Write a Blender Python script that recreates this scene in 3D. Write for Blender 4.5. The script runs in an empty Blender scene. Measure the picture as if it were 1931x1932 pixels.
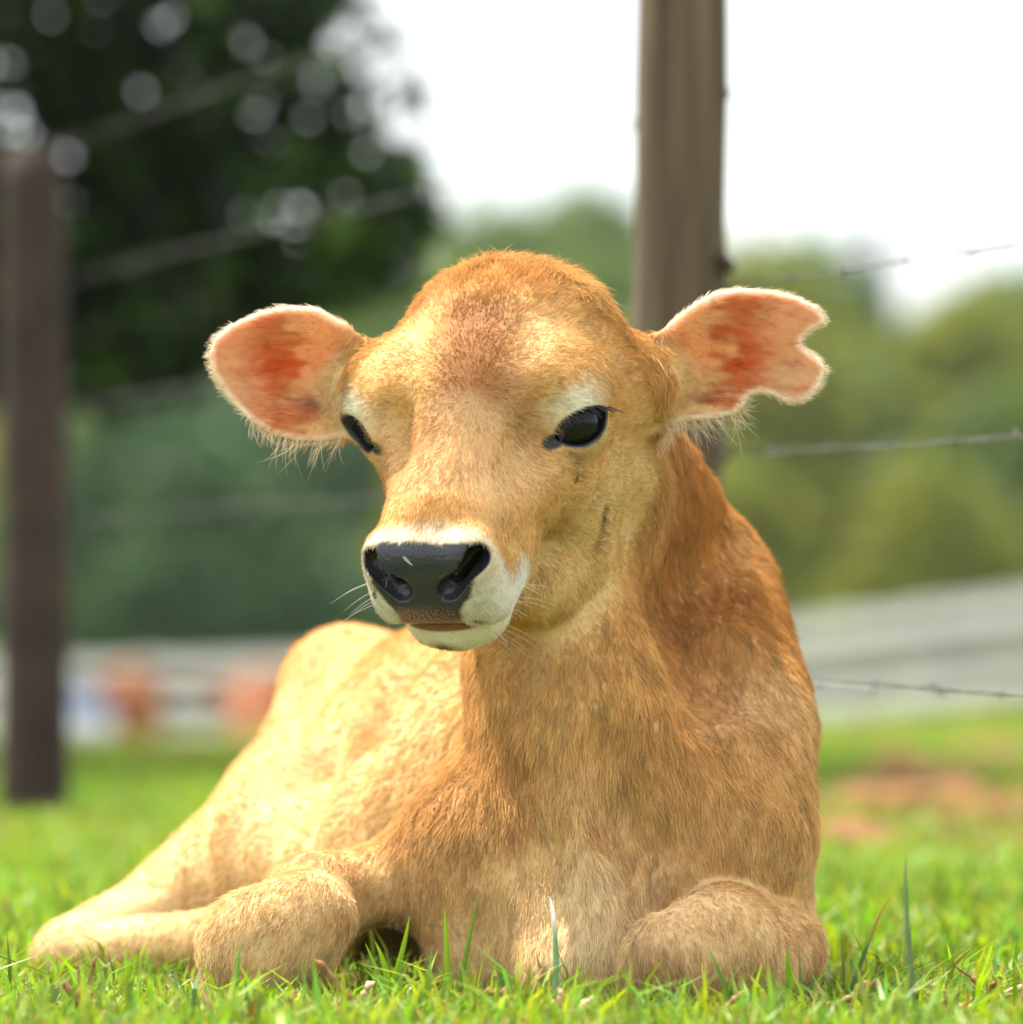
import bpy, bmesh, math, random
import numpy as np
from mathutils import Vector, Matrix
rng = np.random.default_rng(7)
random.seed(7)

# ------------------------------------------------------------------ camera, sky, sun, exposure
SC = bpy.context.scene
COL = SC.collection
CAM_D, CAM_H, FOC, SENS = 4.75, 0.30, 85.0, 14.9
PITCH = math.atan((1200 - 965.5) / 1931 * SENS / FOC)      # the horizon lies a little below the middle of the frame
cam_data = bpy.data.cameras.new('camera')
cam = bpy.data.objects.new('camera', cam_data)
COL.objects.link(cam)
cam.location = (0, -CAM_D, CAM_H)
cam.rotation_euler = (math.pi / 2 + PITCH, 0, 0)
cam_data.sensor_width = SENS
cam_data.sensor_height = SENS
cam_data.sensor_fit = 'AUTO'
cam_data.lens = FOC
cam_data.clip_start = 0.05
cam_data.clip_end = 1500
cam_data.dof.use_dof = True
cam_data.dof.focus_distance = CAM_D - 0.02
cam_data.dof.aperture_fstop = 1.7
SC.camera = cam

SUN_DIR = Vector((-0.38, 0.27, 0.885)).normalized()          # points towards the sun: high, from the left and a little behind
SUN_EL = math.asin(SUN_DIR.z)
SUN_AZ = math.atan2(SUN_DIR.x, SUN_DIR.y)
world = bpy.data.worlds.new('World')
SC.world = world
world.use_nodes = True
wn, wl = world.node_tree.nodes, world.node_tree.links
wn.clear()
w_out = wn.new('ShaderNodeOutputWorld')
w_bg = wn.new('ShaderNodeBackground')
w_sky = wn.new('ShaderNodeTexSky')
w_sky.sky_type = 'NISHITA'
w_sky.sun_disc = False
w_sky.sun_elevation = SUN_EL
w_sky.sun_rotation = SUN_AZ
w_sky.dust_density = 3.0
w_sky.air_density = 1.0
w_bg.inputs['Strength'].default_value = 0.10
# thin bright cloud over the whole sky
w_mix = wn.new('ShaderNodeMix'); w_mix.data_type = 'RGBA'
w_tc = wn.new('ShaderNodeTexCoord')
w_noise = wn.new('ShaderNodeTexNoise')
w_noise.inputs['Scale'].default_value = 2.2
w_noise.inputs['Detail'].default_value = 5
w_ramp = wn.new('ShaderNodeMapRange')
w_ramp.inputs['From Min'].default_value = 0.3
w_ramp.inputs['From Max'].default_value = 0.7
w_ramp.inputs['To Min'].default_value = 0.75
w_ramp.inputs['To Max'].default_value = 1.0
wl.new(w_tc.outputs['Generated'], w_noise.inputs['Vector'])
wl.new(w_noise.outputs['Fac'], w_ramp.inputs['Value'])
wl.new(w_ramp.outputs['Result'], w_mix.inputs['Factor'])
wl.new(w_sky.outputs['Color'], w_mix.inputs[6])
w_mix.inputs[7].default_value = (9.0, 9.3, 9.4, 1)
wl.new(w_mix.outputs[2], w_bg.inputs['Color'])
wl.new(w_bg.outputs['Background'], w_out.inputs['Surface'])

sun_data = bpy.data.lights.new('sun', 'SUN')
sun_data.energy = 5.0
sun_data.angle = math.radians(0.55)
sun_data.color = (1.0, 0.95, 0.86)
sun = bpy.data.objects.new('sun', sun_data)
COL.objects.link(sun)
sun.rotation_euler = SUN_DIR.to_track_quat('Z', 'Y').to_euler()
sun.location = (-3, 3, 9)

SC.view_settings.view_transform = 'Standard'
SC.view_settings.look = 'None'
SC.view_settings.gamma = 1.0
SC.view_settings.exposure = 0.92
SC.view_settings.use_curve_mapping = False
SC.cycles.use_denoising = True
SC.cycles.max_bounces = 8
SC.cycles.diffuse_bounces = 2
SC.cycles.adaptive_threshold = 0.02
SC.cycles.glossy_bounces = 2
SC.cycles.transmission_bounces = 4
SC.cycles.volume_bounces = 0
SC.cycles.transparent_max_bounces = 8
SC.cycles.sample_clamp_indirect = 6.0
try:
    SC.cycles_curves.shape = 'RIBBONS'
    SC.cycles_curves.subdivisions = 2
except Exception:
    pass

# ------------------------------------------------------------------ helpers
CP, SP = math.cos(PITCH), math.sin(PITCH)
def at(px, py, y):
    """pixel of the photograph (1931 px wide) -> world point on the vertical plane at depth y"""
    a = (px - 965.5) / 1931 * SENS / FOC
    b = (965.5 - py) / 1931 * SENS / FOC
    dx, dy, dz = a, CP - b * SP, SP + b * CP
    t = (y + CAM_D) / dy
    return np.array([dx * t, y, CAM_H + dz * t])

def tag(o, label=None, cat=None, group=None, kind=None):
    if label: o['label'] = label
    if cat: o['category'] = cat
    if group: o['group'] = group
    if kind: o['kind'] = kind
    return o

def empty(name, loc=(0, 0, 0), rz=0.0):
    o = bpy.data.objects.new(name, None)
    o.empty_display_size = 0.1
    COL.objects.link(o)
    o.location = loc
    o.rotation_euler = (0, 0, rz)
    return o

def mesh_obj(name, verts, faces, mat=None, parent=None, smooth=True):
    me = bpy.data.meshes.new(name)
    verts = np.asarray(verts, dtype=np.float32)
    if isinstance(faces, np.ndarray):
        k = faces.shape[1]
        me.vertices.add(len(verts)); me.vertices.foreach_set('co', verts.ravel())
        me.loops.add(faces.size); me.loops.foreach_set('vertex_index', faces.astype(np.int32).ravel())
        me.polygons.add(len(faces))
        me.polygons.foreach_set('loop_start', np.arange(0, faces.size, k, dtype=np.int32))
        me.update(calc_edges=True)
    else:
        me.from_pydata(verts.tolist(), [], faces)
        me.update()
    me.polygons.foreach_set('use_smooth', np.full(len(me.polygons), smooth))
    if mat: me.materials.append(mat)
    o = bpy.data.objects.new(name, me)
    COL.objects.link(o)
    if parent: o.parent = parent
    return o

def color_attr(me, name, rgb):
    a = me.color_attributes.new(name, 'FLOAT_COLOR', 'POINT')
    c = np.ones((len(rgb), 4), dtype=np.float32); c[:, :3] = rgb
    a.data.foreach_set('color', c.ravel())

def float_attr(me, name, v):
    a = me.attributes.new(name, 'FLOAT', 'POINT')
    a.data.foreach_set('value', np.asarray(v, dtype=np.float32))

class NT:
    """small node-tree helper"""
    def __init__(self, name):
        self.m = bpy.data.materials.new(name); self.m.use_nodes = True
        self.t = self.m.node_tree; self.t.nodes.clear()
        self.out = self.t.nodes.new('ShaderNodeOutputMaterial')
    def n(self, typ, **kw):
        x = self.t.nodes.new(typ)
        for k, v in kw.items():
            if k in x.inputs: x.inputs[k].default_value = v
            else: setattr(x, k, v)
        return x
    def l(self, a, b): self.t.links.new(a, b)
    def noise(self, scale, detail=4, rough=0.55, obj=True, vec=None):
        tc = self.n('ShaderNodeTexCoord')
        nz = self.n('ShaderNodeTexNoise', Scale=scale, Detail=detail, Roughness=rough)
        self.l(vec if vec else tc.outputs['Object' if obj else 'Generated'], nz.inputs['Vector'])
        return nz.outputs['Fac']
    def ramp(self, fac, stops):
        r = self.n('ShaderNodeValToRGB'); e = r.color_ramp.elements
        while len(e) < len(stops): e.new(0.5)
        for x, (p, c) in zip(e, stops): x.position = p; x.color = (*c, 1)
        self.l(fac, r.inputs['Fac']); return r.outputs['Color']
    def attr(self, name): return self.n('ShaderNodeAttribute', attribute_name=name)
    def bump(self, fac, strength=0.3, dist=0.01):
        b = self.n('ShaderNodeBump', Strength=strength, Distance=dist)
        self.l(fac, b.inputs['Height']); return b.outputs['Normal']
    def bsdf(self, color=None, rough=0.7, normal=None, **kw):
        p = self.n('ShaderNodeBsdfPrincipled', Roughness=rough)
        for k, v in kw.items(): p.inputs[k].default_value = v
        if color is not None:
            if isinstance(color, tuple): p.inputs['Base Color'].default_value = (*color, 1)
            else: self.l(color, p.inputs['Base Color'])
        if normal is not None: self.l(normal, p.inputs['Normal'])
        return p
    def done(self, sh):
        self.l(sh, self.out.inputs['Surface']); return self.m

def noise_mat(name, stops, scale=8, rough=0.8, bump=0.3, bscale=None, dist=0.01, **kw):
    t = NT(name)
    f = t.noise(scale)
    c = t.ramp(f, stops)
    nrm = t.bump(t.noise(bscale or scale * 4), bump, dist)
    return t.done(t.bsdf(c, rough, nrm, **kw).outputs[0])

def hash3(i, j, k, s):
    h = (i * 73856093) ^ (j * 19349663) ^ (k * 83492791) ^ (s * 2654435)
    h = (h ^ (h >> 13)) * 1274126177
    return ((h ^ (h >> 16)) & 0xffff) / 65535.0
def vnoise(p, scale, seed=0):
    """value noise of points p (n,3), 0..1"""
    q = p * scale + 1000.0
    i = np.floor(q).astype(np.int64); f = q - i
    f = f * f * (3 - 2 * f)
    r = 0
    for a in (0, 1):
        for b in (0, 1):
            for c in (0, 1):
                w = (f[:, 0] if a else 1 - f[:, 0]) * (f[:, 1] if b else 1 - f[:, 1]) * (f[:, 2] if c else 1 - f[:, 2])
                r = r + w * hash3(i[:, 0] + a, i[:, 1] + b, i[:, 2] + c, seed)
    return r
def sstep(x, a, b):
    t = np.clip((x - a) / (b - a), 0, 1); return t * t * (3 - 2 * t)

GRID = .003
FUR = 1.0
HAZE = True
# ------------------------------------------------------------------ the calf: one implicit surface meshed as one body
YAW, HPITCH, ROLL = math.radians(25.5), math.radians(40.5), math.radians(0.5)
# head frame: x to the viewer's right, y along the nose, z out of the forehead; yaw turns the muzzle to the viewer's left
def _head_axes():
    f0 = np.array([0., -math.cos(HPITCH), -math.sin(HPITCH)])     # nose direction towards the camera, dipping
    u0 = np.array([0., -math.sin(HPITCH), math.cos(HPITCH)])
    s0 = np.array([1., 0., 0.])
    ca, sa = math.cos(YAW), math.sin(YAW)
    R = np.array([[ca, sa, 0], [-sa, ca, 0], [0, 0, 1]])
    f1, u1, s1 = R @ f0, R @ u0, R @ s0
    cr, sr = math.cos(ROLL), math.sin(ROLL)
    R2 = np.array([[cr, 0, -sr], [0, 1, 0], [sr, 0, cr]])
    return np.stack([R2 @ s1, R2 @ f1, R2 @ u1])
HA = _head_axes()
HO = at(904, 779, 0.045)                                              # midway between the eyes
HS = 1.03                                                             # size of the head
def skew(y, z): return 1.6 * np.clip(y - .05, 0, .11) * (z + .03)      # the lower muzzle hangs a little to one side
def to_head(P):
    q = (P - HO) @ HA.T / HS
    q[..., 0] -= skew(q[..., 1], q[..., 2])
    return q
def from_head(q):
    q = np.array(q, dtype=float)
    q[..., 0] += skew(q[..., 1], q[..., 2])
    return q * HS @ HA + HO

PR = []     # primitives: (kind, data, k, centre, radius)
def rc(a, b, r1, r2, k=0.03):
    a, b = np.asarray(a, float), np.asarray(b, float)
    PR.append(('rc', (a, b, r1, r2), k, (a + b) / 2, np.linalg.norm(b - a) / 2 + max(r1, r2)))
def el(c, r, k=0.03, axes=None, sub=False):
    c = np.asarray(c, float); r = np.asarray(r, float)
    PR.append(('sub' if sub else 'el', (c, r, axes), k, c, r.max()))
def crc(a, b, r1, r2, k=0.02):      # carve a tapered groove
    a, b = np.asarray(a, float), np.asarray(b, float)
    PR.append(('crc', (a, b, r1, r2), k, (a + b) / 2, np.linalg.norm(b - a) / 2 + max(r1, r2)))
def hrc(a, b, r1, r2, k=0.02, both=True):
    for s in ((1, -1) if both and (a[0] or b[0]) else (1,)):
        rc(from_head((a[0] * s, a[1], a[2])), from_head((b[0] * s, b[1], b[2])), r1, r2, k)
def hel(c, r, k=0.02, rot=None, sub=False):
    for s in ((1, -1) if c[0] else (1,)):
        ax = HA
        if rot is not None:                                           # rot about head z then y, mirrored with s
            az, ay = rot[0] * s, rot[1] * s
            Rz = np.array([[math.cos(az), math.sin(az), 0], [-math.sin(az), math.cos(az), 0], [0, 0, 1]])
            Ry = np.array([[math.cos(ay), 0, math.sin(ay)], [0, 1, 0], [-math.sin(ay), 0, math.cos(ay)]])
            ax = Ry @ Rz @ HA
        el(from_head((c[0] * s, c[1], c[2])), r, k, ax, sub)
def hbox(c, half, r, k=0.02):
    half = np.asarray(half, float) * HS
    PR.append(('box', (from_head(c), half - r, HA, r), k, from_head(c), np.linalg.norm(half)))
def P4(px, py, y): return at(px, py, y)

# ---- body
rc(P4(1215, 1490, .28), P4(1010, 1490, .44), .122, .138, .05)
rc(P4(1010, 1490, .44), P4(880, 1525, .60), .138, .146, .05)
rc(P4(880, 1525, .60), P4(770, 1500, .80), .146, .112, .05)
rc(P4(635, 1262, .76), P4(590, 1285, .84), .022, .030, .035)             # hip bone
rc(P4(1290, 1130, .40), P4(700, 1320, .76), .045, .036, .08)            # spine
rc(P4(665, 1320, .78), P4(560, 1560, .66), .058, .068, .05)             # left thigh
rc(P4(560, 1560, .66), P4(340, 1705, .52), .066, .040, .05)             # shank down to the hock
rc(P4(340, 1705, .52), P4(165, 1785, .43), .040, .033, .03)
rc(P4(125, 1800, .40), P4(430, 1775, .30), .030, .027, .02)             # hind cannon lying forward
rc(P4(430, 1775, .30), P4(520, 1790, .26), .029, .032, .02)
rc(P4(560, 1640, .50), P4(760, 1640, .42), .095, .10, .06)              # belly resting on the ground
# ---- neck
rc(P4(1052, 860, .20), P4(1093, 1250, .175), .076, .086, .04)
rc(P4(1093, 1250, .175), P4(1140, 1400, .16), .086, .084, .04)
rc(P4(1140, 1400, .16), P4(1130, 1570, .125), .084, .076, .04)
rc(P4(1170, 1020, .30), P4(1285, 1360, .26), .072, .105, .05)
rc(P4(1080, 770, .19), P4(1300, 1110, .38), .060, .062, .06)            # crest to the withers
rc(P4(1300, 1110, .38), P4(1350, 1240, .33), .055, .055, .05)
rc(P4(1330, 1150, .34), P4(1375, 1385, .18), .050, .060, .05)           # right shoulder blade
rc(P4(1095, 1380, .12), P4(1105, 1820, .06), .070, .060, .06)           # brisket
rc(P4(1375, 1385, .17), P4(1355, 1560, .14), .060, .074, .04)           # right shoulder point
rc(P4(1355, 1560, .14), P4(1400, 1690, .22), .070, .060, .04)           # right upper arm
rc(P4(975, 1490, .19), P4(930, 1600, .16), .052, .064, .05)             # left shoulder
rc(P4(920, 1595, .17), P4(745, 1680, .18), .060, .037, .045)             # left upper arm to elbow
rc(P4(930, 1640, .15), P4(930, 1790, .14), .066, .058, .05)             # left side of the brisket
rc(P4(735, 1685, .20), P4(590, 1700, .13), .036, .042, .03)             # left forearm
rc(P4(575, 1742, .07), P4(485, 1772, .05), .044, .042, .025)             # left knee
rc(P4(465, 1805, .05), P4(475, 1835, .08), .034, .030, .03)
rc(P4(510, 1840, .10), P4(560, 1850, .24), .028, .026, .02)             # left cannon folded under
rc(P4(1415, 1745, .22), P4(1345, 1785, -.01), .050, .047, .010)          # right forearm
rc(P4(1370, 1785, -.03), P4(1272, 1815, -.05), .044, .042, .012)         # right knee
rc(P4(1250, 1845, -.05), P4(1238, 1872, -.04), .028, .020, .02)
rc(P4(1395, 1850, -.02), P4(1475, 1790, .09), .026, .033, .008)           # right cannon folded back
rc(P4(1475, 1790, .10), P4(1480, 1775, .22), .034, .030, .015)
# ---- head
hel((0, -.045, -.010), (.093, .100, .078), .02)                         # skull
hel((0, -.096, .018), (.088, .050, .050), .03)                          # poll
hel((.070, -.014, .004), (.040, .044, .040), .03)                       # brow over the eye
hrc((0, .00, -.012), (0, .100, -.030), .058, .042, .03)                 # bridge of the nose
hrc((.042, .015, -.040), (.014, .095, -.052), .048, .034, .03)            # cheeks towards the lips
hbox((0, .120, -.044), (.048, .044, .034), .021, .025)                  # muzzle
hbox((0, .114, -.070), (.060, .046, .026), .022, .018)                  # upper lip
hel((.037, .141, -.036), (.022, .023, .027), .012)                      # nostril wings
hrc((0, .02, -.126), (0, .104, -.108), .044, .029, .03)                 # lower jaw
hel((0, .121, -.109), (.045, .033, .024), .012)                         # chin
hel((.056, -.045, -.088), (.038, .086, .070), .03)                      # cheek muscle
hrc((.060, -.080, -.148), (.036, .055, -.134), .030, .029, .025)        # jaw edge
# eyes: lids swell round the ball, then the almond opening is cut
EYE_C = np.array([.0825, .003, -.010]); EYE_R = .0225
EYE_N = np.array([.71, .63, .31]); EYE_N /= np.linalg.norm(EYE_N)
hel(tuple(EYE_C), (EYE_R + .0050,) * 3, .012)
N_EYES = len(PR)

def ear_poly(pts, y0):
    return np.array([[at(x, y, y0)[0], at(x, y, y0)[2]] for x, y in pts])
EAR_Y = .115
EARS = [
    dict(poly=ear_poly([(735, 662), (700, 652), (655, 612), (600, 582), (545, 580), (490, 592), (440, 614), (408, 640), (396, 672),
                        (402, 705), (432, 752), (470, 792), (512, 820), (560, 832), (620, 832), (690, 815), (740, 795)], EAR_Y),
         base=at(715, 735, EAR_Y), side=-1),
    dict(poly=ear_poly([(1190, 640), (1225, 645), (1262, 612), (1300, 580), (1345, 554), (1395, 546), (1450, 552), (1500, 562), (1540, 582), (1556, 602),
                        (1552, 616), (1528, 626), (1512, 642), (1510, 652), (1524, 664), (1546, 678), (1556, 698), (1546, 730), (1526, 754),
                        (1500, 764), (1475, 760), (1455, 748), (1432, 742), (1414, 748), (1404, 766), (1384, 784), (1340, 792), (1280, 796), (1230, 808), (1190, 812)], EAR_Y),
         base=at(1200, 725, EAR_Y), side=1)]
for _e in EARS:
    rc(from_head((.062 * _e['side'], -.085, -.035)), _e['base'] + np.array([.01 * _e['side'], 0, .0]), .046, .036, .03)
def ear_mid(e, P):
    """depth of the ear's curved middle sheet"""
    L = np.abs(P[:, 0] - e['base'][0])
    v = P[:, 2] - (e['base'][2] + .10 * L)
    cup = np.exp(-(v / .038) ** 2) * .030 * np.clip(1.1 - L / .17, 0.25, 1)
    return EAR_Y - .012 + cup - .20 * L + .9 * L * L
def poly_sdf(p, V):
    d = ((p - V[0]) ** 2).sum(1); s = np.ones(len(p))
    n = len(V); j = n - 1
    for i in range(n):
        e = V[j] - V[i]; w = p - V[i]
        t = np.clip((w @ e) / (e @ e), 0, 1)
        b = w - t[:, None] * e
        d = np.minimum(d, (b * b).sum(1))
        c1 = p[:, 1] >= V[i][1]; c2 = p[:, 1] < V[j][1]; c3 = e[0] * w[:, 1] > e[1] * w[:, 0]
        flip = (c1 & c2 & c3) | (~c1 & ~c2 & ~c3)
        s = np.where(flip, -s, s); j = i
    return s * np.sqrt(d)

def prim_d(kind, dat, P):
    if kind in ('rc', 'crc'):
        a, b, r1, r2 = dat
        ba = b - a; t = np.clip(((P - a) @ ba) / max(ba @ ba, 1e-9), 0, 1)
        return np.linalg.norm(P - a - t[:, None] * ba, axis=1) - (r1 + (r2 - r1) * t)
    if kind == 'box':
        c, half, ax, r = dat
        q = np.abs((P - c) @ ax.T) - half
        return np.linalg.norm(np.maximum(q, 0), axis=1) + np.minimum(q.max(1), 0) - r
    c, r, ax = dat
    q = P - c
    if ax is not None: q = q @ ax.T
    k0 = np.linalg.norm(q / r, axis=1); k1 = np.linalg.norm(q / (r * r), axis=1)
    return k0 * (k0 - 1) / np.maximum(k1, 1e-6)
def smin(a, b, k):
    h = np.clip(.5 + .5 * (b - a) / k, 0, 1)
    return b + (a - b) * h - k * h * (1 - h)
def eye_frame(s):
    n = EYE_N * np.array([s, 1, 1])
    n = n @ HA                                                       # world normal of the eye
    t = np.array([.80 * s, -.50, .12]) @ HA                           # inner corner -> outer corner
    t = t - n * (t @ n); t /= np.linalg.norm(t)
    b = np.cross(n, t) * s
    if b[2] < 0: b = -b
    return from_head(EYE_C * np.array([s, 1, 1])), n, t, b
def almond(P, s, grow=0.0):
    c, n, t, b = eye_frame(s)
    q = P - c
    u, v, w = q @ t, q @ b, q @ n
    hw, hh = .0218, .0132
    R = (hw * hw + hh * hh) / (2 * hh); o = R - hh
    up = np.sqrt(u * u + (v + o) ** 2) - R
    R2 = R; dn = np.sqrt(u * u + (v - o * .92) ** 2) - R
    return np.maximum(up, dn) - grow, w

def surf(px, py, y0=-.4, y1=1.2):
    """first point of the calf's surface seen through a pixel"""
    a, b = at(px, py, y0), at(px, py, y1)
    T = np.linspace(0, 1, 1200)
    d = sdf(a + T[:, None] * (b - a))
    i = np.argmax(d < 0)
    return a + T[i] * (b - a)
RIBC = P4(900, 1480, .50)
RIB_AX = (P4(1180, 1470, .22) - P4(735, 1475, .80)); RIB_AX /= np.linalg.norm(RIB_AX)
def sdf(P):
    d = np.full(len(P), 1.0)
    for i, (kind, dat, k, c, R) in enumerate(PR):
        m = ((P - c) ** 2).sum(1) < (R + .09) ** 2
        if not m.any(): continue
        Q = P[m]; pd = prim_d(kind, dat, Q)
        if kind in ('sub', 'crc'): d[m] = -smin(-d[m], pd, k)
        else: d[m] = smin(d[m], pd, k)
    # ribs under the skin of the flank
    m = (P[:, 0] < .05) & (P[:, 1] > .28) & (P[:, 1] < .80)
    if m.any():
        Q = P[m] - RIBC
        t = Q @ RIB_AX + .35 * Q[:, 2]
        w = np.exp(-(t / .12) ** 2) * sstep(Q[:, 2], -.14, -.04) * (1 - sstep(Q[:, 2], .06, .12))
        d[m] -= .0035 * w * np.cos(2 * math.pi * t / .040)
    # ears
    for e in EARS:
        V = e['poly']
        m = (P[:, 0] > V[:, 0].min() - .03) & (P[:, 0] < V[:, 0].max() + .03) & (P[:, 2] > V[:, 1].min() - .03) & (P[:, 2] < V[:, 1].max() + .03) \
            & (P[:, 1] > EAR_Y - .13) & (P[:, 1] < EAR_Y + .09)
        if not m.any(): continue
        Q = P[m]
        d2 = poly_sdf(Q[:, [0, 2]], V)
        w = np.abs(Q[:, 1] - ear_mid(e, Q)) * .9 - .0046
        de = -smin(-d2, -w, .004)
        d[m] = smin(d[m], de, .012)
    # nostrils, mouth, eyes
    H = to_head(P)
    m = (np.abs(H[:, 0]) < .13) & (np.abs(H[:, 1]) < .22) & (np.abs(H[:, 2]) < .16)
    if m.any():
        Q = P[m]; h = H[m].copy(); dd = d[m]; h[:, 0] = np.abs(h[:, 0])
        # nostril: comma-shaped pit opening sideways
        a = np.array([.0205, .162, -.047]); b = np.array([.0440, .152, -.024])
        ba = b - a; t = np.clip(((h - a) @ ba) / (ba @ ba), 0, 1)
        pd = np.linalg.norm(h - a - t[:, None] * ba, axis=1) - (.0092 + .0015 * t)
        dd = -smin(-dd, pd, .004)
        a = np.array([.023, .146, -.043]); b = np.array([.040, .134, -.028])
        ba = b - a; t = np.clip(((h - a) @ ba) / (ba @ ba), 0, 1)
        dd = -smin(-dd, np.linalg.norm(h - a - t[:, None] * ba, axis=1) - .0075, .004)
        # mouth line
        zc = -.0905 - 1.6 * h[:, 0] ** 2
        pd = np.maximum(np.abs(h[:, 2] - zc - (.16 - h[:, 1]) * .05) - .0016, np.maximum(.085 - h[:, 1], h[:, 0] - .06))
        dd = -smin(-dd, pd, .004)
        for s in (1, -1):
            al, w = almond(Q, s)
            c, n, t_, b_ = eye_frame(s)
            cut = np.maximum(al, -(w - .002))
            dd = -smin(-dd, cut, .004)
        d[m] = dd
    return d

def surface_nets(lo, hi, h, C=4):
    hc = h * C
    nc = np.ceil((hi - lo) / hc).astype(int) + 1
    g = np.stack(np.meshgrid(*[np.arange(n) for n in nc], indexing='ij'), -1).reshape(-1, 3)
    dc = np.concatenate([sdf(lo + gg * hc) for gg in np.array_split(g, 8)]).reshape(nc)
    nf = (nc - 1) * C + 1
    D = np.repeat(np.repeat(np.repeat(dc, C, 0), C, 1), C, 2)[:nf[0], :nf[1], :nf[2]].astype(np.float32)
    near = np.abs(dc) < hc * 1.9
    nb = near.copy()
    cells = np.argwhere(nb)
    off = np.stack(np.meshgrid(*[np.arange(-C // 2, C // 2 + 1)] * 3, indexing='ij'), -1).reshape(-1, 3)
    idx = (cells[:, None, :] * C + off[None]).reshape(-1, 3)
    ok = ((idx >= 0) & (idx < nf)).all(1); idx = idx[ok]
    flat = np.unique(np.ravel_multi_index(idx.T, nf))
    ii = np.stack(np.unravel_index(flat, nf), -1)
    vals = np.concatenate([sdf(lo + q * h) for q in np.array_split(ii, 24)])
    D.ravel()[flat] = vals
    S = D < 0
    n = np.array(nf) - 1
    cnt = np.zeros(n, np.int8)
    corners = [(a, b, c) for a in (0, 1) for b in (0, 1) for c in (0, 1)]
    sl = lambda a, b, c: (slice(a, a + n[0]), slice(b, b + n[1]), slice(c, c + n[2]))
    for c in corners: cnt += S[sl(*c)]
    act = np.argwhere((cnt > 0) & (cnt < 8))
    vid = -np.ones(n, np.int32); vid[tuple(act.T)] = np.arange(len(act))
    acc = np.zeros((len(act), 3)); num = np.zeros(len(act))
    for ax in range(3):
        for u in (0, 1):
            for v in (0, 1):
                o0 = np.zeros(3, int); o1 = np.zeros(3, int)
                oth = [q for q in range(3) if q != ax]
                o0[oth[0]] = o1[oth[0]] = u; o0[oth[1]] = o1[oth[1]] = v; o1[ax] = 1
                d0 = D[tuple((act + o0).T)]; d1 = D[tuple((act + o1).T)]
                x = (d0 < 0) != (d1 < 0)
                t = d0[x] / (d0[x] - d1[x])
                acc[x] += o0 + (o1 - o0) * t[:, None]; num[x] += 1
    V = lo + (act + acc / num[:, None]) * h
    F = []
    for ax in range(3):
        u, v = [(1, 2), (2, 0), (0, 1)][ax]
        a0 = [slice(0, s) for s in nf]; a1 = list(a0)
        a0[ax] = slice(0, nf[ax] - 1); a1[ax] = slice(1, nf[ax])
        s0, s1 = S[tuple(a0)], S[tuple(a1)]
        for flip, mk in ((False, s0 & ~s1), (True, ~s0 & s1)):
            e = np.argwhere(mk)
            e = e[(e[:, u] > 0) & (e[:, v] > 0) & (e[:, u] < n[u]) & (e[:, v] < n[v])]
            du = np.zeros(3, int); du[u] = 1; dv = np.zeros(3, int); dv[v] = 1
            q = np.stack([vid[tuple((e - du - dv).T)], vid[tuple((e - dv).T)], vid[tuple(e.T)], vid[tuple((e - du).T)]], 1)
            F.append(q[:, ::-1] if flip else q)
    F = np.concatenate(F)
    return V, F[(F >= 0).all(1)]

def grad(P, e=.0012):
    g = np.stack([sdf(P + np.eye(3)[i] * e) - sdf(P - np.eye(3)[i] * e) for i in range(3)], 1)
    return g
# folds of skin found on the surface itself
def fold(pts, r, k, carve=False, sink=0.0):
    q = [surf(*p) + np.array([0, sink, 0]) for p in pts]
    for a, b in zip(q[:-1], q[1:]): (crc if carve else rc)(a, b, r, r, k)
fold([(1150, 1440), (1190, 1545), (1225, 1620), (1235, 1700)], .015, .040, True, -.003)
fold([(1215, 1000), (1260, 1130), (1310, 1240), (1345, 1330)], .012, .045, True, -.004)
fold([(985, 1480), (1010, 1600), (1035, 1720)], .010, .04, True, -.003)
fold([(760, 1275), (700, 1350), (610, 1430), (545, 1510)], .018, .055, True, -.012)
for _c in ([(1035, 775), (1020, 830), (1000, 880)], [(742, 800), (745, 850)]): fold(_c, .006, .035, True, -.005)
fold([(1290, 1180), (1370, 1260), (1450, 1285)], .018, .05, True, -.004)
fold([(1395, 1015), (1330, 1080), (1260, 1120)], .010, .05, True, -.004)
crc(P4(722, 1824, -.05), P4(735, 1800, .42), .035, .028, .015)          # hollow under the left forearm
CALF_LO = np.array([-.47, -.19, -.05]); CALF_HI = np.array([.36, 1.05, .66])
CV, CF = surface_nets(CALF_LO, CALF_HI, GRID)
def refine(V, F, inside):
    """split the quads of one region in four and pull the new points onto the surface"""
    fm = inside(V)[F].all(1)
    A, B = F[fm], F[~fm]
    n = len(V)
    E = np.stack([A, np.roll(A, -1, 1)], -1).reshape(-1, 2); E.sort(1)
    key = E[:, 0].astype(np.int64) * n + E[:, 1]
    uk, inv, cnt = np.unique(key, return_inverse=True, return_counts=True)
    mid = .5 * (V[uk // n] + V[uk % n])
    cen = V[A].mean(1)
    new = np.concatenate([mid, cen])
    lock = np.concatenate([cnt < 2, np.zeros(len(cen), bool)])
    for _ in range(2):
        Q = new[~lock]; d = sdf(Q); g = grad(Q); g2 = np.maximum((g * g).sum(1) / (.0024 ** 2), .15)
        new[~lock] = Q - np.clip(d / g2, -.002, .002)[:, None] * g / .0024
    em = inv.reshape(-1, 4) + n
    ci = np.arange(len(A)) + n + len(mid)
    sub = [np.stack([A[:, k], em[:, k], ci, em[:, (k + 3) % 4]], 1) for k in range(4)]
    return np.concatenate([V, new]), np.concatenate([B] + sub)
if GRID < .004:
    CV, CF = refine(CV, CF, lambda V: (np.abs(to_head(V)) < np.array([.125, .21, .16])).all(1) | (np.linalg.norm(V - from_head((0, .06, -.06)), axis=1) < .14))
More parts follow.
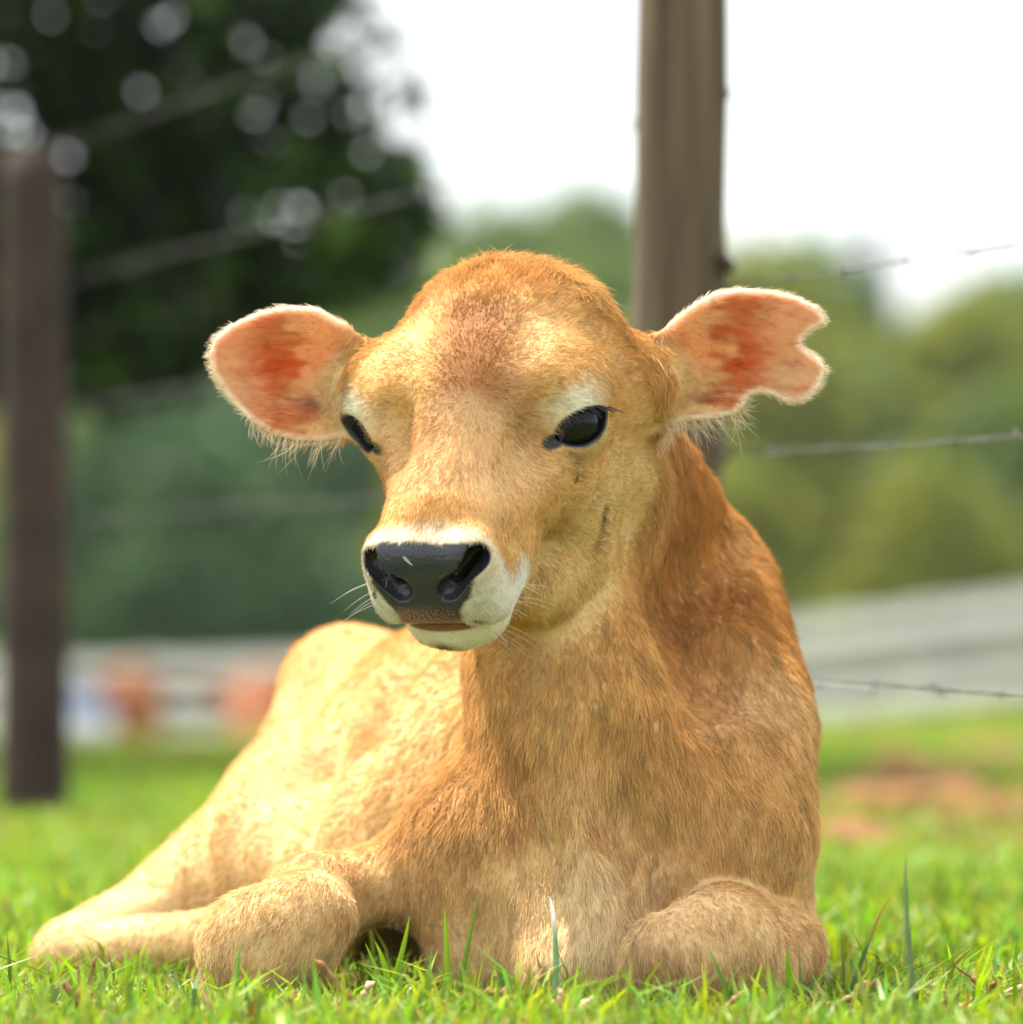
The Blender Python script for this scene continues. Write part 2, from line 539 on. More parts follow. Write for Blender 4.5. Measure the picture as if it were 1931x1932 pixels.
# ------------------------------------------------------------------ calf: coat colours, mesh, eyes, fur
def mixc(c, col, w):
    return c * (1 - w[:, None]) + np.asarray(col, float) * w[:, None]
WHORL = to_head(surf(896, 752)[None])[0]
def seg_dist(P, a, b):
    ba = b - a; t = np.clip(((P - a) @ ba) / (ba @ ba), 0, 1)
    return np.linalg.norm(P - a - t[:, None] * ba, axis=1)
STREAKS = [[surf(*p) for p in q] for q in ([(1143, 955), (1137, 985), (1128, 1028)], [(1083, 872), (1086, 905)], [(1076, 856), (1092, 862)])]
NOSE_Z = [-.0985, -.080, -.066, -.054, -.040, -.026, -.012, .002]
NOSE_W = [.030, .028, .030, .038, .045, .046, .043, .034]
def coat(P, N):
    """-> rgb, fur length, density weight, masks"""
    n = len(P)
    H = to_head(P); hx = np.abs(H[:, 0]); hy, hz = H[:, 1], H[:, 2]
    n1, n2, n3 = vnoise(P, 9, 1), vnoise(P, 28, 2), vnoise(P, 90, 3)
    c = np.tile(np.array([.640, .370, .135]), (n, 1))
    c = mixc(c, (.73, .49, .22), np.clip((n1 - .35) * 1.0, 0, .4))
    L = np.full(n, .0105); W = np.full(n, 110e3)
    # paler legs, belly and brisket; redder topline
    low = 1 - sstep(P[:, 2], .03, .20)
    c = mixc(c, (.82, .63, .37), low * .65)
    bris = np.exp(-((P[:, 0] - .062) / .035) ** 2) * sstep(-P[:, 1], -.16, -.06) * (1 - sstep(P[:, 2], .10, .24))
    c = mixc(c, (.82, .66, .42), bris * .7)
    top = sstep(P[:, 2], .24, .36) * sstep(P[:, 1], .20, .32)
    c = mixc(c, (.58, .29, .085), top * .8)
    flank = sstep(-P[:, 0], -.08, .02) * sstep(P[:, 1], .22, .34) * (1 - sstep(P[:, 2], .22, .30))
    c = mixc(c, (.76, .54, .26), flank * .65)  # flank: paler belly hair, plus the sun's overexposure painted into the coat
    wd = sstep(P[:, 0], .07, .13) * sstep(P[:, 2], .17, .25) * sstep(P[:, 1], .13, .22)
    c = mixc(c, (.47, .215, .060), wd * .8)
    ncol = np.exp(-((P[:, 0] - .050) / .055) ** 2) * sstep(P[:, 2], .08, .16) * (1 - sstep(P[:, 1], .10, .16))
    c = mixc(c, (.70, .46, .19), ncol * .55)
    sho = np.exp(-(np.linalg.norm(P - SHO, axis=1) / .050) ** 2)
    c = mixc(c, (.80, .58, .32), sho * .8)  # sunlit highlight on the shoulder ball, painted as paler coat
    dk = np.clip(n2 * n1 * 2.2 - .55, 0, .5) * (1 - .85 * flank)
    c = mixc(c, (.52, .28, .10), dk)
    knee = np.exp(-(np.linalg.norm(P - surf_knee, axis=1) / .035) ** 2)
    c = mixc(c, (.30, .15, .06), knee * .8)
    # ---- head
    head = 1 - sstep(np.sqrt((hx / .125) ** 2 + ((hy - .02) / .20) ** 2 + ((hz + .05) / .15) ** 2), .92, 1.12)
    hd = head > .02
    hc = np.tile(np.array([.640, .370, .130]), (n, 1))
    hc = mixc(hc, (.56, .26, .075), sstep(-hy, .055, .11) * sstep(hz, -.08, -.02))                        # poll
    dxw = H[:, 0] - WHORL[0] * sstep(hy, -.08, .02)
    dia = np.exp(-(dxw / .040) ** 4) * sstep(hy, -.075, -.05) * (1 - sstep(hy, WHORL[1] + .004, WHORL[1] + .020))
    hc = mixc(hc, (.31, .125, .036), dia * .95)                                                             # brown forehead patch
    hc = mixc(hc, (.76, .53, .27), np.exp(-((hx - .055) / .02) ** 2) * np.exp(-((hy + .035) / .03) ** 2) * .6)
    br = sstep(hy, .02, .045) * (1 - sstep(hy, .09, .12)) * sstep(hz, -.05, -.01)
    hc = mixc(hc, (.75, .48, .25), br * .7)                                                                 # pale bridge
    chk = sstep(-hz, .04, .08) * sstep(hx, .02, .05)
    hc = mixc(hc, (.72, .52, .24), chk * .7)
    fm = 1 - sstep(P[:, 1], .050, .075)
    mz = fm * np.maximum(sstep(hy, .127, .142), sstep(hy, .094, .112) * sstep(-hz, .052, .070))
    hc = mixc(hc, (.69, .56, .39), mz)
    hc = mixc(hc, (.70, .65, .56), mz * sstep(-hz, .030, .055))
    low_l = sstep(-hz, .091, .098) * (1 - sstep(-hz, .132, .142)) * sstep(hy, .08, .115) * fm
    hc = mixc(hc, (.78, .72, .50), low_l * .7)
    c = c * (1 - head[:, None]) + hc * head[:, None]
    c = mixc(c, (.50, .25, .09), np.clip((n2 - .62) * 1.6, 0, .35) * head * (1 - mz))
    L = L * (1 - head) + head * .0060
    leg = (1 - sstep(P[:, 2], .10, .16)) * (1 - head) * (1 - bris)
    L = L * (1 - .25 * leg); W = W + leg * 1.2e5
    W = W * (1 - head) + head * 6.0e5
    L = np.where(hd, L * (1 - .30 * mz * head), L)
    tuft = np.exp(-(np.linalg.norm((H - np.array([0, -.118, .035])) / np.array([.060, .045, .045]), axis=1)) ** 2)
    L = L + .022 * tuft * head
    # neck and chest in medium density
    nk = sstep(-P[:, 1], -.34, -.24) * (1 - head)
    W = W + nk * 1.6e5; L = L + nk * .003 * (1 - leg)
    # ears
    earm = np.zeros(n); inner = np.zeros(n); fringe = np.zeros(n)
    for e in EARS:
        V = e['poly']
        m = (P[:, 0] * e['side'] > V[:, 0].min() * 0 + abs(e['base'][0]) - .012) & (P[:, 2] > V[:, 1].min() - .02) & (P[:, 2] < V[:, 1].max() + .02) & (P[:, 1] < .22) & (P[:, 0] * e['side'] < np.abs(V[:, 0]).max() + .02) & (np.abs(P[:, 1] - ear_mid(e, P)) < .035)
        if not m.any(): continue
        Q = P[m]; d2 = poly_sdf(Q[:, [0, 2]], V)
        Ld = np.abs(Q[:, 0] - e['base'][0]); v = Q[:, 2] - e['base'][2]
        out = sstep(Ld, .012, .035)
        front = sstep(-N[m][:, 1], .1, .45)
        rim = 1 - sstep(-d2, .003, .008)
        earm[m] = out
        jag = (vnoise(Q * np.array([1, 1, 3.0]), 60, 9) - .5) * .045
        start = .066 - .35 * np.clip(.02 - v, 0, .06) if e['side'] < 0 else .068 - .45 * np.clip(.015 - v, 0, .07)
        inn = front * sstep(-d2, .003, .007) * sstep(Ld + jag, start - .006, start + .012)
        cc = c[m]
        cc = mixc(cc, (.60, .33, .12), out * .8)
        cc = mixc(cc, (.86, .72, .56), out * rim * .9)
        cc = mixc(cc, (.72, .52, .26), out * (1 - rim) * front * .5)
        pale = sstep(Ld, .085, .125)
        stk = vnoise(Q * np.array([.25, .25, 1.0]), 190, 51) * .6 + vnoise(Q * np.array([.4, .4, 1.0]), 420, 52) * .4
        pk = np.array([.50, .17, .050]) * (1 - pale[:, None]) + np.array([.60, .33, .16]) * pale[:, None]
        pk = mixc(pk, (.66, .42, .22), np.clip((stk - .50) * 2.2, 0, .7))
        pk = mixc(pk, (.42, .10, .025), np.clip((.42 - stk) * 2.5, 0, .6))
        hot = np.exp(-((v - .018) / (.016 if e['side'] < 0 else .024)) ** 2) * (1 - sstep(Ld, .085, .12))
        pk = mixc(pk, (.52, .090, .008), hot * .85 * np.clip(1.5 - stk, .4, 1))  # orange glow of sun through the thin ear, painted into its colour
        dkv = np.exp(-((v + .012) / .006) ** 2) * np.exp(-((Ld - .050) / .018) ** 2)
        pk = mixc(pk, (.20, .07, .05), dkv * .8)
        cc = cc * (1 - inn[:, None]) + pk * inn[:, None]
        c[m] = cc; inner[m] = inn
        L[m] = L[m] * (1 - out) + out * (.0055 + .001 * rim)
        fr = out * rim * (1 - sstep(Ld, .095, .125)) * sstep(-v, .012, .028)
        L[m] += fr * (.005 + .018 * (vnoise(Q, 120, 77) > .62))
        fringe[m] = fr
        W[m] = W[m] * (1 - out) + out * (2.4e5 - .6e5 * fr)
        W[m] *= 1 - .72 * inn
        L[m] *= 1 + 1.3 * inn * (1 - pale)
    # eyes
    eyed = np.zeros(n); wet = np.zeros(n)
    for s in (1, -1):
        al, w = almond(P, s)
        cc, en, et, eb = eye_frame(s)
        q = P - cc; u, v = q @ et, q @ eb
        near = (w > -.004) & (np.linalg.norm(q, axis=1) < .07)
        wl = np.where(near, np.exp(-((u - .003) / .024) ** 2) * sstep(v, .004, .014) * (1 - sstep(v, .026, .042)), 0)
        c = mixc(c, (.82, .76, .60), wl * .95)
        lo = np.where(near, np.exp(-(u / .026) ** 2) * sstep(-v, .006, .014) * (1 - sstep(-v, .022, .038)), 0)
        c = mixc(c, (.66, .50, .24), lo * .7)
        ring = np.where(near, 1 - sstep(al, .0010, .0042), 0)
        ic = np.where(near, 1 - sstep(np.sqrt(((u + .0255) / .011) ** 2 + ((v + .001) / .0065) ** 2), .7, 1.1), 0)
        ring = np.maximum(ring, ic)
        c = mixc(c, (.020, .022, .030), ring)
        eyed = np.maximum(eyed, ring); wet = np.maximum(wet, ring * .6)
    # nose pad
    hw = np.interp(hz, NOSE_Z, NOSE_W, left=0, right=0)
    edge = (n3 - .5) * .004 + (vnoise(P, 300, 71) - .5) * .0025
    zc = -.0905 - 1.6 * hx ** 2 + (.16 - hy) * .05
    pad = sstep(hw - hx + edge, -.0015, .0035) * sstep(hy + edge - .25 * np.clip(hz + .02, 0, .03), .145, .149) * sstep(hz - zc, -.0035, -.0020) * head * fm
    hq = np.stack([hx, hy, hz], 1)
    pit = np.minimum(seg_dist(hq, np.array([.0205, .162, -.047]), np.array([.0440, .152, -.024])), seg_dist(hq, np.array([.023, .146, -.043]), np.array([.040, .134, -.028])) + .002)
    pit = (1 - sstep(pit, .0108, .0135)) * head
    pad = np.maximum(pad, pit)
    c = mixc(c, (.034, .036, .044), pad)
    c = mixc(c, (.006, .006, .008), pit * (1 - sstep(hy, .140, .152)))  # shade deep in the nostrils, painted as near-black colour
    spk = (n3 > .86) & (pad < .3) & (hy > .12) & (hz < -.045) & (hz > -.088) & (hx < .058)
    c[spk] *= .25
    lip = fm * sstep(zc - hz, .0005, .0018) * (1 - sstep(zc - hz, .0075, .0105)) * sstep(hy, .115, .128) * (1 - sstep(hx, .024, .032)) * head
    c = mixc(c, (.26, .10, .045), lip)
    chin = fm * np.exp(-((hx / .010) ** 2 + ((hz + .117) / .006) ** 2)) * sstep(hy, .10, .12)
    c = mixc(c, (.16, .15, .05), np.clip(chin * 1.1, 0, .85) * head)
    for q in STREAKS:
        for a, b in zip(q[:-1], q[1:]):
            dd = seg_dist(P, a, b)
            c = mixc(c, (.045, .042, .025), np.clip((1 - sstep(dd, .0005, .0055)) * np.clip(vnoise(P * np.array([1, 1, .35]), 420, 61) * 2.6 - .75, 0, 1) * (.4 + n3), 0, .85))
    bare = np.maximum(np.maximum(pad, eyed), lip * .8)
    W = W * (1 - np.clip(bare * 1.4, 0, 1))
    return np.clip(c, .01, .95), L, W, dict(pad=pad, wet=np.maximum(pad, wet), ear=earm, inner=inner, head=head, tuft=tuft * head, fringe=fringe, mz=mz * head)

surf_knee = surf(1225, 1855)
SHO = surf(1430, 1345)
# normals of the mesh
def vnormals(V, F):
    fn = np.cross(V[F[:, 2]] - V[F[:, 0]], V[F[:, 3]] - V[F[:, 1]])
    N = np.zeros_like(V)
    for k in range(4): np.add.at(N, F[:, k], fn)
    return N / np.maximum(np.linalg.norm(N, axis=1, keepdims=True), 1e-12)
CN = vnormals(CV, CF)
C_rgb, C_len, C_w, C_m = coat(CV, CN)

t = NT('calf_hide')
ca = t.attr('coat'); wa = t.attr('wet'); ea = t.attr('thin')
cell = t.n('ShaderNodeTexVoronoi', Scale=330.0)
tco = t.n('ShaderNodeTexCoord'); t.l(tco.outputs['Object'], cell.inputs['Vector'])
fine = t.noise(180, 5)
mixh = t.n('ShaderNodeMix'); mixh.data_type = 'FLOAT'
t.l(wa.outputs['Fac'], mixh.inputs[0]); t.l(fine, mixh.inputs[2]); t.l(cell.outputs['Distance'], mixh.inputs[3])
nrm = t.bump(mixh.outputs[0], .40, .0008)
vn = t.noise(60, 4)
vr = t.n('ShaderNodeMapRange'); vr.inputs['To Min'].default_value = .80; vr.inputs['To Max'].default_value = 1.15; t.l(vn, vr.inputs['Value'])
vm = t.n('ShaderNodeVectorMath', operation='SCALE'); t.l(ca.outputs['Color'], vm.inputs[0]); t.l(vr.outputs[0], vm.inputs['Scale'])
p = t.bsdf(vm.outputs[0], .75, nrm)
rr = t.n('ShaderNodeMapRange'); rr.inputs['To Min'].default_value = .8; rr.inputs['To Max'].default_value = .24; t.l(wa.outputs['Fac'], rr.inputs['Value']); t.l(rr.outputs[0], p.inputs['Roughness'])
p.inputs['Specular IOR Level'].default_value = .42
p.inputs['Subsurface Radius'].default_value = (1.0, .32, .12)
p.inputs['Subsurface Scale'].default_value = .022
t.l(ea.outputs['Fac'], p.inputs['Subsurface Weight'])
M_HIDE = t.done(p.outputs[0])

calf = mesh_obj('calf', CV, CF, M_HIDE)
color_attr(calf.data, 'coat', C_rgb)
float_attr(calf.data, 'wet', C_m['wet'])
float_attr(calf.data, 'thin', C_m['ear'] * .85)
tag(calf, 'tan calf lying on the grass with a white muzzle, dark nose and notched ear', 'calf')

t = NT('calf_eye')
lw = t.noise(90, 3)
p = t.bsdf(t.ramp(lw, [(.3, (.004, .004, .005)), (.8, (.014, .011, .008))]), .10)
p.inputs['Specular IOR Level'].default_value = .28
M_EYE = t.done(p.outputs[0])
t = NT('lash'); M_LASH = t.done(t.bsdf((.012, .012, .016), .5).outputs[0])

def curves_obj(name, pts, radii, mat, parent, rgb=None):
    """hair curves: pts (n, k, 3), radii (n, k)"""
    n, k = pts.shape[:2]
    cu = bpy.data.hair_curves.new(name)
    cu.add_curves([k] * n)
    cu.attributes['position'].data.foreach_set('vector', pts.astype(np.float32).ravel())
    r = cu.attributes.get('radius') or cu.attributes.new('radius', 'FLOAT', 'POINT')
    r.data.foreach_set('value', radii.astype(np.float32).ravel())
    if rgb is not None:
        a = cu.attributes.new('coat', 'FLOAT_COLOR', 'CURVE')
        cc = np.ones((n, 4), np.float32); cc[:, :3] = rgb
        a.data.foreach_set('color', cc.ravel())
    cu.materials.append(mat)
    o = bpy.data.objects.new(name, cu)
    COL.objects.link(o)
    o.parent = parent
    return o

for s in (1, -1):
    c, n, tt, b = eye_frame(s)
    me = bpy.data.meshes.new('eye'); bm = bmesh.new()
    bmesh.ops.create_uvsphere(bm, u_segments=40, v_segments=24, radius=EYE_R)
    for f in bm.faces: f.smooth = True
    bm.to_mesh(me); bm.free(); me.materials.append(M_EYE)
    o = bpy.data.objects.new('eye', me); COL.objects.link(o); o.location = c; o.parent = calf
    # upper lashes
    K = 46
    th = np.linspace(-1, 1, K) + rng.normal(0, .02, K)
    hw_, hh_ = .0218, .0132
    R_ = (hw_ ** 2 + hh_ ** 2) / (2 * hh_); oo = R_ - hh_
    u = th * hw_ * .96
    v = np.sqrt(R_ ** 2 - u ** 2) - oo + .001
    wv = np.sqrt(np.maximum((EYE_R + .004) ** 2 - u ** 2 - v ** 2, 1e-6))
    root = c + u[:, None] * tt + v[:, None] * b + wv[:, None] * n
    ln = (.007 + .008 * sstep(th, -.6, .5)) * rng.uniform(.7, 1.15, K)
    d1 = n * .85 + tt * .45 * (.3 + th[:, None]) + b * .05
    d2 = n * .40 + tt * .45 * (.3 + th[:, None]) - b * .75
    pts = np.stack([root, root + d1 * ln[:, None] * .5, root + (d1 * .55 + d2 * .5) * ln[:, None], root + (d1 * .6 + d2 * .95) * ln[:, None]], 1)
    curves_obj('eyelashes', pts, np.tile(np.array([.0004, .00035, .00025, .00006]), (K, 1)), M_LASH, calf)

# ---- fur
def sample_fur(total_scale=1.0):
    tri = np.concatenate([CF[:, [0, 1, 2]], CF[:, [0, 2, 3]]])
    A = .5 * np.linalg.norm(np.cross(CV[tri[:, 1]] - CV[tri[:, 0]], CV[tri[:, 2]] - CV[tri[:, 0]]), axis=1)
    w = C_w[tri].mean(1) * A
    w[CV[tri[:, 0]][:, 2] < .004] = 0
    w[CV[tri[:, 0]][:, 1] > .70] *= .5
    N = int(w.sum() * total_scale)
    k = rng.choice(len(tri), N, p=w / w.sum())
    r1 = np.sqrt(rng.random(N)); r2 = rng.random(N)
    bw = np.stack([1 - r1, r1 * (1 - r2), r1 * r2], 1)
    P = (CV[tri[k]] * bw[:, :, None]).sum(1)
    Nn = (CN[tri[k]] * bw[:, :, None]).sum(1)
    Nn /= np.maximum(np.linalg.norm(Nn, axis=1, keepdims=True), 1e-9)
    return P, Nn
FP, FN = sample_fur(FUR)
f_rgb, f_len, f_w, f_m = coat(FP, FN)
H = to_head(FP)
# direction the coat lies in
fl_h = (H - WHORL); fl_h[:, 2] *= .6
fl_h = fl_h / np.maximum(np.linalg.norm(fl_h, axis=1, keepdims=True), 1e-6)
swirl = np.stack([-fl_h[:, 1], fl_h[:, 0], 0 * fl_h[:, 0]], 1) * np.exp(-np.linalg.norm(H - WHORL, axis=1) / .03)[:, None]
fl_h = (fl_h + .35 * swirl) @ HA
fl_b = np.tile(-RIB_AX * .9 + np.array([0, 0, -.55]), (len(FP), 1))
front = sstep(-FP[:, 1], -.36, -.24)
fl_n = np.tile(np.array([.05, -.25, -1.0]), (len(FP), 1))
fl_n[:, 0] += np.clip((FP[:, 0] - .07) * 2.2, -.5, .5)
fl = fl_b * (1 - front[:, None]) + fl_n * front[:, None]
fl = fl * (1 - f_m['head'][:, None]) + fl_h * f_m['head'][:, None]
sd = np.sign(FP[:, 0])
fl_e = np.stack([sd, np.full(len(FP), -.05), np.clip((FP[:, 2] - .53) * 4, -.7, .5)], 1)
fl = fl * (1 - f_m['ear'][:, None]) + fl_e * f_m['ear'][:, None]
fl = fl * (1 - f_m['fringe'][:, None]) + np.array([0.0, -.15, -1.0]) * f_m['fringe'][:, None] + fl_e * .35 * f_m['fringe'][:, None]
tu = f_m['tuft'][:, None]
fl = fl * (1 - .7 * tu) + (np.array([0.1, -.1, .9]) + rng.normal(0, .5, FP.shape)) * .7 * tu
# clumps: neighbouring hairs lean the same way
for sc, am in ((38, .55), (110, .55)):
    fl = fl + am * (.4 + .6 * np.maximum(front, f_m['head']))[:, None] * (np.stack([vnoise(FP, sc, 20 + i) for i in range(3)], 1) - .5)
fl = fl - FN * (fl * FN).sum(1, keepdims=True) * .95
fl /= np.maximum(np.linalg.norm(fl, axis=1, keepdims=True), 1e-6)
jit = rng.normal(0, .16, FP.shape)
ln = f_len * rng.uniform(.55, 1.25, len(FP)) * (.75 + .5 * vnoise(FP, 45, 31))
lift = (.30 + .35 * tu[:, 0] + .25 * f_m['ear'] * (1 - f_m['inner']))[:, None]
seg = ln[:, None] / 3
p0 = FP - FN * .0008
p1 = p0 + (FN * lift * 1.5 + fl + jit * .5) * seg * .85
p2 = p1 + (FN * lift * .7 + fl * 1.1 + jit) * seg * .9
p3 = p2 + (FN * lift * .2 + fl * 1.1 + jit * 1.6 + np.array([0, 0, -.18])) * seg * .9
fp = np.stack([p0, p1, p2, p3], 1)
rad = np.array([.00017, .00016, .00012, .00003])[None] * rng.uniform(.8, 1.2, (len(FP), 1)) * (1 + 1.1 * (1 - f_m['head'][:, None]) * (1 - f_m['ear'][:, None]))
shade = rng.normal(1.0, .14, len(FP)) * (.76 + .48 * vnoise(FP * np.array([1, 1, .45]), 150, 41))
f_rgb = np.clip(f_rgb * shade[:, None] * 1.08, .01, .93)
t = NT('fur')
fa = t.attr('coat')
df = t.n('ShaderNodeBsdfDiffuse'); tr = t.n('ShaderNodeBsdfTranslucent'); gl = t.n('ShaderNodeBsdfAnisotropic', Roughness=.42)
hb = t.n('ShaderNodeBsdfHair', component='Reflection'); hb.inputs['RoughnessU'].default_value = .25; hb.inputs['RoughnessV'].default_value = .5
t.l(fa.outputs['Color'], df.inputs['Color']); t.l(fa.outputs['Color'], tr.inputs['Color'])
t.l(fa.outputs['Color'], hb.inputs['Color'])
m1 = t.n('ShaderNodeMixShader'); m1.inputs[0].default_value = .38; t.l(df.outputs[0], m1.inputs[1]); t.l(tr.outputs[0], m1.inputs[2])
m2 = t.n('ShaderNodeMixShader'); m2.inputs[0].default_value = .10; t.l(m1.outputs[0], m2.inputs[1]); t.l(hb.outputs[0], m2.inputs[2])
M_FUR = t.done(m2.outputs[0])
print('HAIRS', len(FP), 'VERTS', len(CV))
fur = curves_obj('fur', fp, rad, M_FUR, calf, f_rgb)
# whiskers round the lips and chin
K = 60
wx = rng.uniform(-1, 1, K)
roots = []
for i in range(K):
    px = 815 + (1 if wx[i] > 0 else -1) * rng.uniform(85, 165); py = rng.uniform(1090, 1240)
    q = surf(px, py)
    if q[1] < .02: roots.append(q)
roots = np.array(roots); g = grad(roots); g /= np.linalg.norm(g, axis=1, keepdims=True)
lw = rng.uniform(.012, .030, len(roots))[:, None]
side = np.sign(to_head(roots)[:, :1]) * np.array([[.55, -.1, 0]])
pts = np.stack([roots, roots + (g * .6 + side * .4) * lw * .35, roots + (g * .8 + side * .7 + np.array([0, 0, -.05])) * lw * .7, roots + (g * .9 + side + np.array([0, 0, -.22])) * lw], 1)
t = NT('whisker'); M_WH = t.done(t.bsdf((.75, .66, .55), .35).outputs[0])
curves_obj('whiskers', pts, np.tile(np.array([.00016, .00014, .00011, .00004]), (len(roots), 1)), M_WH, calf)
# ------------------------------------------------------------------ ground
def ground_z(x, y):
    x = np.asarray(x, float); y = np.asarray(y, float)
    s = np.maximum(y - (13.5 + 2.0 * np.clip(x, -8, 8)), 0)
    z = -.95 * (1 - np.exp(-(s ** 1.15) / 17.0))
    hill = np.clip(y - 52, 0, None)
    z = z + 3.6 * (1 - np.exp(-(hill / 62.0) ** 1.6)) * (1 + .18 * np.sin(x * .05 + 1))
    z = z + .012 * np.sin(x * 2.1 + 1) * np.sin(y * 1.7) * sstep(y, 1.2, 3.0)
    return z
def axis_pts(lo, hi, near, step, grow):
    a = [0.0]; st = step
    while a[-1] < hi:
        st = step if a[-1] < near else st * grow
        a.append(a[-1] + st)
    b = [0.0]; st = step
    while b[-1] > lo:
        st = step if -b[-1] < near else st * grow
        b.append(b[-1] - st)
    return np.array(sorted(set(b + a)))
gx = axis_pts(-700, 700, 4, .25, 1.12); gy = axis_pts(-60, 900, 30, .3, 1.08)
GX, GY = np.meshgrid(gx, gy, indexing='ij')
gv = np.stack([GX, GY, ground_z(GX, GY)], -1).reshape(-1, 3)
ii = np.arange(len(gx) * len(gy)).reshape(len(gx), len(gy))
gf = np.stack([ii[:-1, :-1], ii[1:, :-1], ii[1:, 1:], ii[:-1, 1:]], -1).reshape(-1, 4)
t = NT('meadow_soil')
c1 = t.ramp(t.noise(1.3, 6), [(.30, (.055, .085, .018)), (.48, (.085, .125, .022)), (.62, (.13, .13, .04)), (.78, (.15, .10, .045))])
ground = mesh_obj('ground', gv, gf, t.done(t.bsdf(c1, .95, t.bump(t.noise(30, 5), .6, .02)).outputs[0]))
tag(ground, kind='structure')

# ------------------------------------------------------------------ grass
t = NT('grass_blade')
ca = t.attr('tint')
df = t.n('ShaderNodeBsdfPrincipled', Roughness=.42); df.inputs['Specular IOR Level'].default_value = .45
tr = t.n('ShaderNodeBsdfTranslucent')
t.l(ca.outputs['Color'], df.inputs['Base Color'])
hs = t.n('ShaderNodeHueSaturation', Saturation=1.1, Value=1.25); t.l(ca.outputs['Color'], hs.inputs['Color']); t.l(hs.outputs[0], tr.inputs['Color'])
mx = t.n('ShaderNodeMixShader'); mx.inputs[0].default_value = .42
t.l(df.outputs[0], mx.inputs[1]); t.l(tr.outputs[0], mx.inputs[2])
M_GRASS = t.done(mx.outputs[0])

def blades(x, y, h, w, lean, tint):
    """one mesh of bent tapered blades: 5 points and 3 triangles each"""
    n = len(x)
    z = ground_z(x, y)
    a = rng.uniform(0, 2 * math.pi, n); fa = rng.uniform(0, math.pi, n)
    dx, dy = np.cos(a) * lean, np.sin(a) * lean
    wx, wy = np.cos(fa) * w / 2, np.sin(fa) * w / 2
    B = np.stack([x, y, z - .004], 1)
    mid = B + np.stack([dx * h * .35, dy * h * .35, h * .58], 1)
    tip = B + np.stack([dx * h * 1.1, dy * h * 1.1, h * (1 - .28 * lean)], 1)
    W = np.stack([wx, wy, 0 * wx], 1)
    V = np.stack([B - W * .8, B + W * .8, mid - W, mid + W, tip], 1).reshape(-1, 3)
    o = np.arange(n)[:, None] * 5
    F = np.concatenate([o + np.array([[0, 1, 3]]), o + np.array([[0, 3, 2]]), o + np.array([[2, 3, 4]])])
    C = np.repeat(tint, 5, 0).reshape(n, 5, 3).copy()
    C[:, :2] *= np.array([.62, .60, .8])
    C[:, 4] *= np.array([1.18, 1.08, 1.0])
    return V, F, C.reshape(-1, 3)
def grass_tints(x, y):
    n = len(x)
    P = np.stack([x, y, 0 * x], 1)
    g = np.array([.245, .365, .022]) * rng.uniform(.45, 1.45, (n, 1)) * np.stack([rng.uniform(.60, 1.35, n), np.ones(n), rng.uniform(.5, 3.2, n)], 1)
    dry = np.clip((vnoise(P, .9, 5) - .50) * 1.1 + (vnoise(P, 4, 6) - .5) * .5, 0, .55) * sstep(y, .5, 3) + .085
    # bare, dry strip behind on the right
    patch = np.exp(-(((x - .72) / .45) ** 2 + ((y - 5.0) / 1.4) ** 2))
    dry = np.clip(dry + patch * .95, 0, .92)
    m = rng.random(n) < dry
    straw = np.array([.44, .30, .13]) * rng.uniform(.5, 1.2, (n, 1))
    straw[rng.random(n) < .3] *= np.array([.8, .5, .38])
    g[m] = straw[m]
    return g, m
xs, ys, hs_, ws, ls = [], [], [], [], []
def zone(x0, x1, y0, y1, per, h0, h1, w0, w1):
    n = int((x1 - x0) * (y1 - y0) * per)
    x = rng.uniform(x0, x1, n); y = rng.uniform(y0, y1, n)
    hn = vnoise(np.stack([x, y, 0 * x], 1), 7, 3)
    xs.append(x); ys.append(y); hs_.append(rng.uniform(h0, h1, n) * (.65 + .7 * hn)); ws.append(rng.uniform(w0, w1, n)); ls.append(rng.beta(1.6, 2.2, n) * 1.05)
zone(-.95, 1.0, -.75, .50, 21000, .010, .034, .0020, .0042)
zone(-.95, 1.0, -.75, .50, 1500, .030, .062, .0030, .0052)
zone(-1.3, 1.3, .50, 3.2, 8500, .022, .060, .003, .0055)
zone(-2.2, 2.2, 3.2, 9.0, 3000, .022, .060, .004, .008)
zone(-3.4, 4.0, 9.0, 24.0, 900, .02, .05, .008, .015)
x, y, h, w, l = map(np.concatenate, (xs, ys, hs_, ws, ls))
keep = np.ones(len(x), bool)
near = (np.abs(x) < .5) & (y > -.2) & (y < 1.1)
Q = np.stack([x[near], y[near], np.full(near.sum(), .02)], 1)
d1 = sdf(Q); Q[:, 2] = .045; d2 = sdf(Q)
dd = np.minimum(d1, d2)
under = (dd < .16) & (y[near] > .02) & (x[near] > -.30) & (x[near] < .30)
keep[near] = (dd > .004) & (~under | (rng.random(near.sum()) < .30))
# under the shaded body the sward is thin
x, y, h, w, l = x[keep], y[keep], h[keep], w[keep], l[keep]
tint, dm = grass_tints(x, y)
h = np.where(dm, h * .8, h)
n_ = 5200                                                              # flattened straw lying in the sward
sx, sy = rng.uniform(-.75, .80, n_), rng.uniform(-.60, .45, n_)
ok = sdf(np.stack([sx, sy, np.full(n_, .02)], 1)) > .01
sx, sy = sx[ok], sy[ok]; n_ = len(sx)
x, y = np.concatenate([x, sx]), np.concatenate([y, sy])
h = np.concatenate([h, rng.uniform(.014, .034, n_)]); w = np.concatenate([w, rng.uniform(.0012, .0030, n_)]); l = np.concatenate([l, rng.uniform(1.2, 2.4, n_)])
tint = np.concatenate([tint, np.array([.46, .31, .14]) * rng.uniform(.35, 1.3, (n_, 1)) * np.stack([np.ones(n_), rng.uniform(.7, 1.05, n_), rng.uniform(.5, 1.1, n_)], 1)])
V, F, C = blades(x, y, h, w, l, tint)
print('BLADES', len(x))
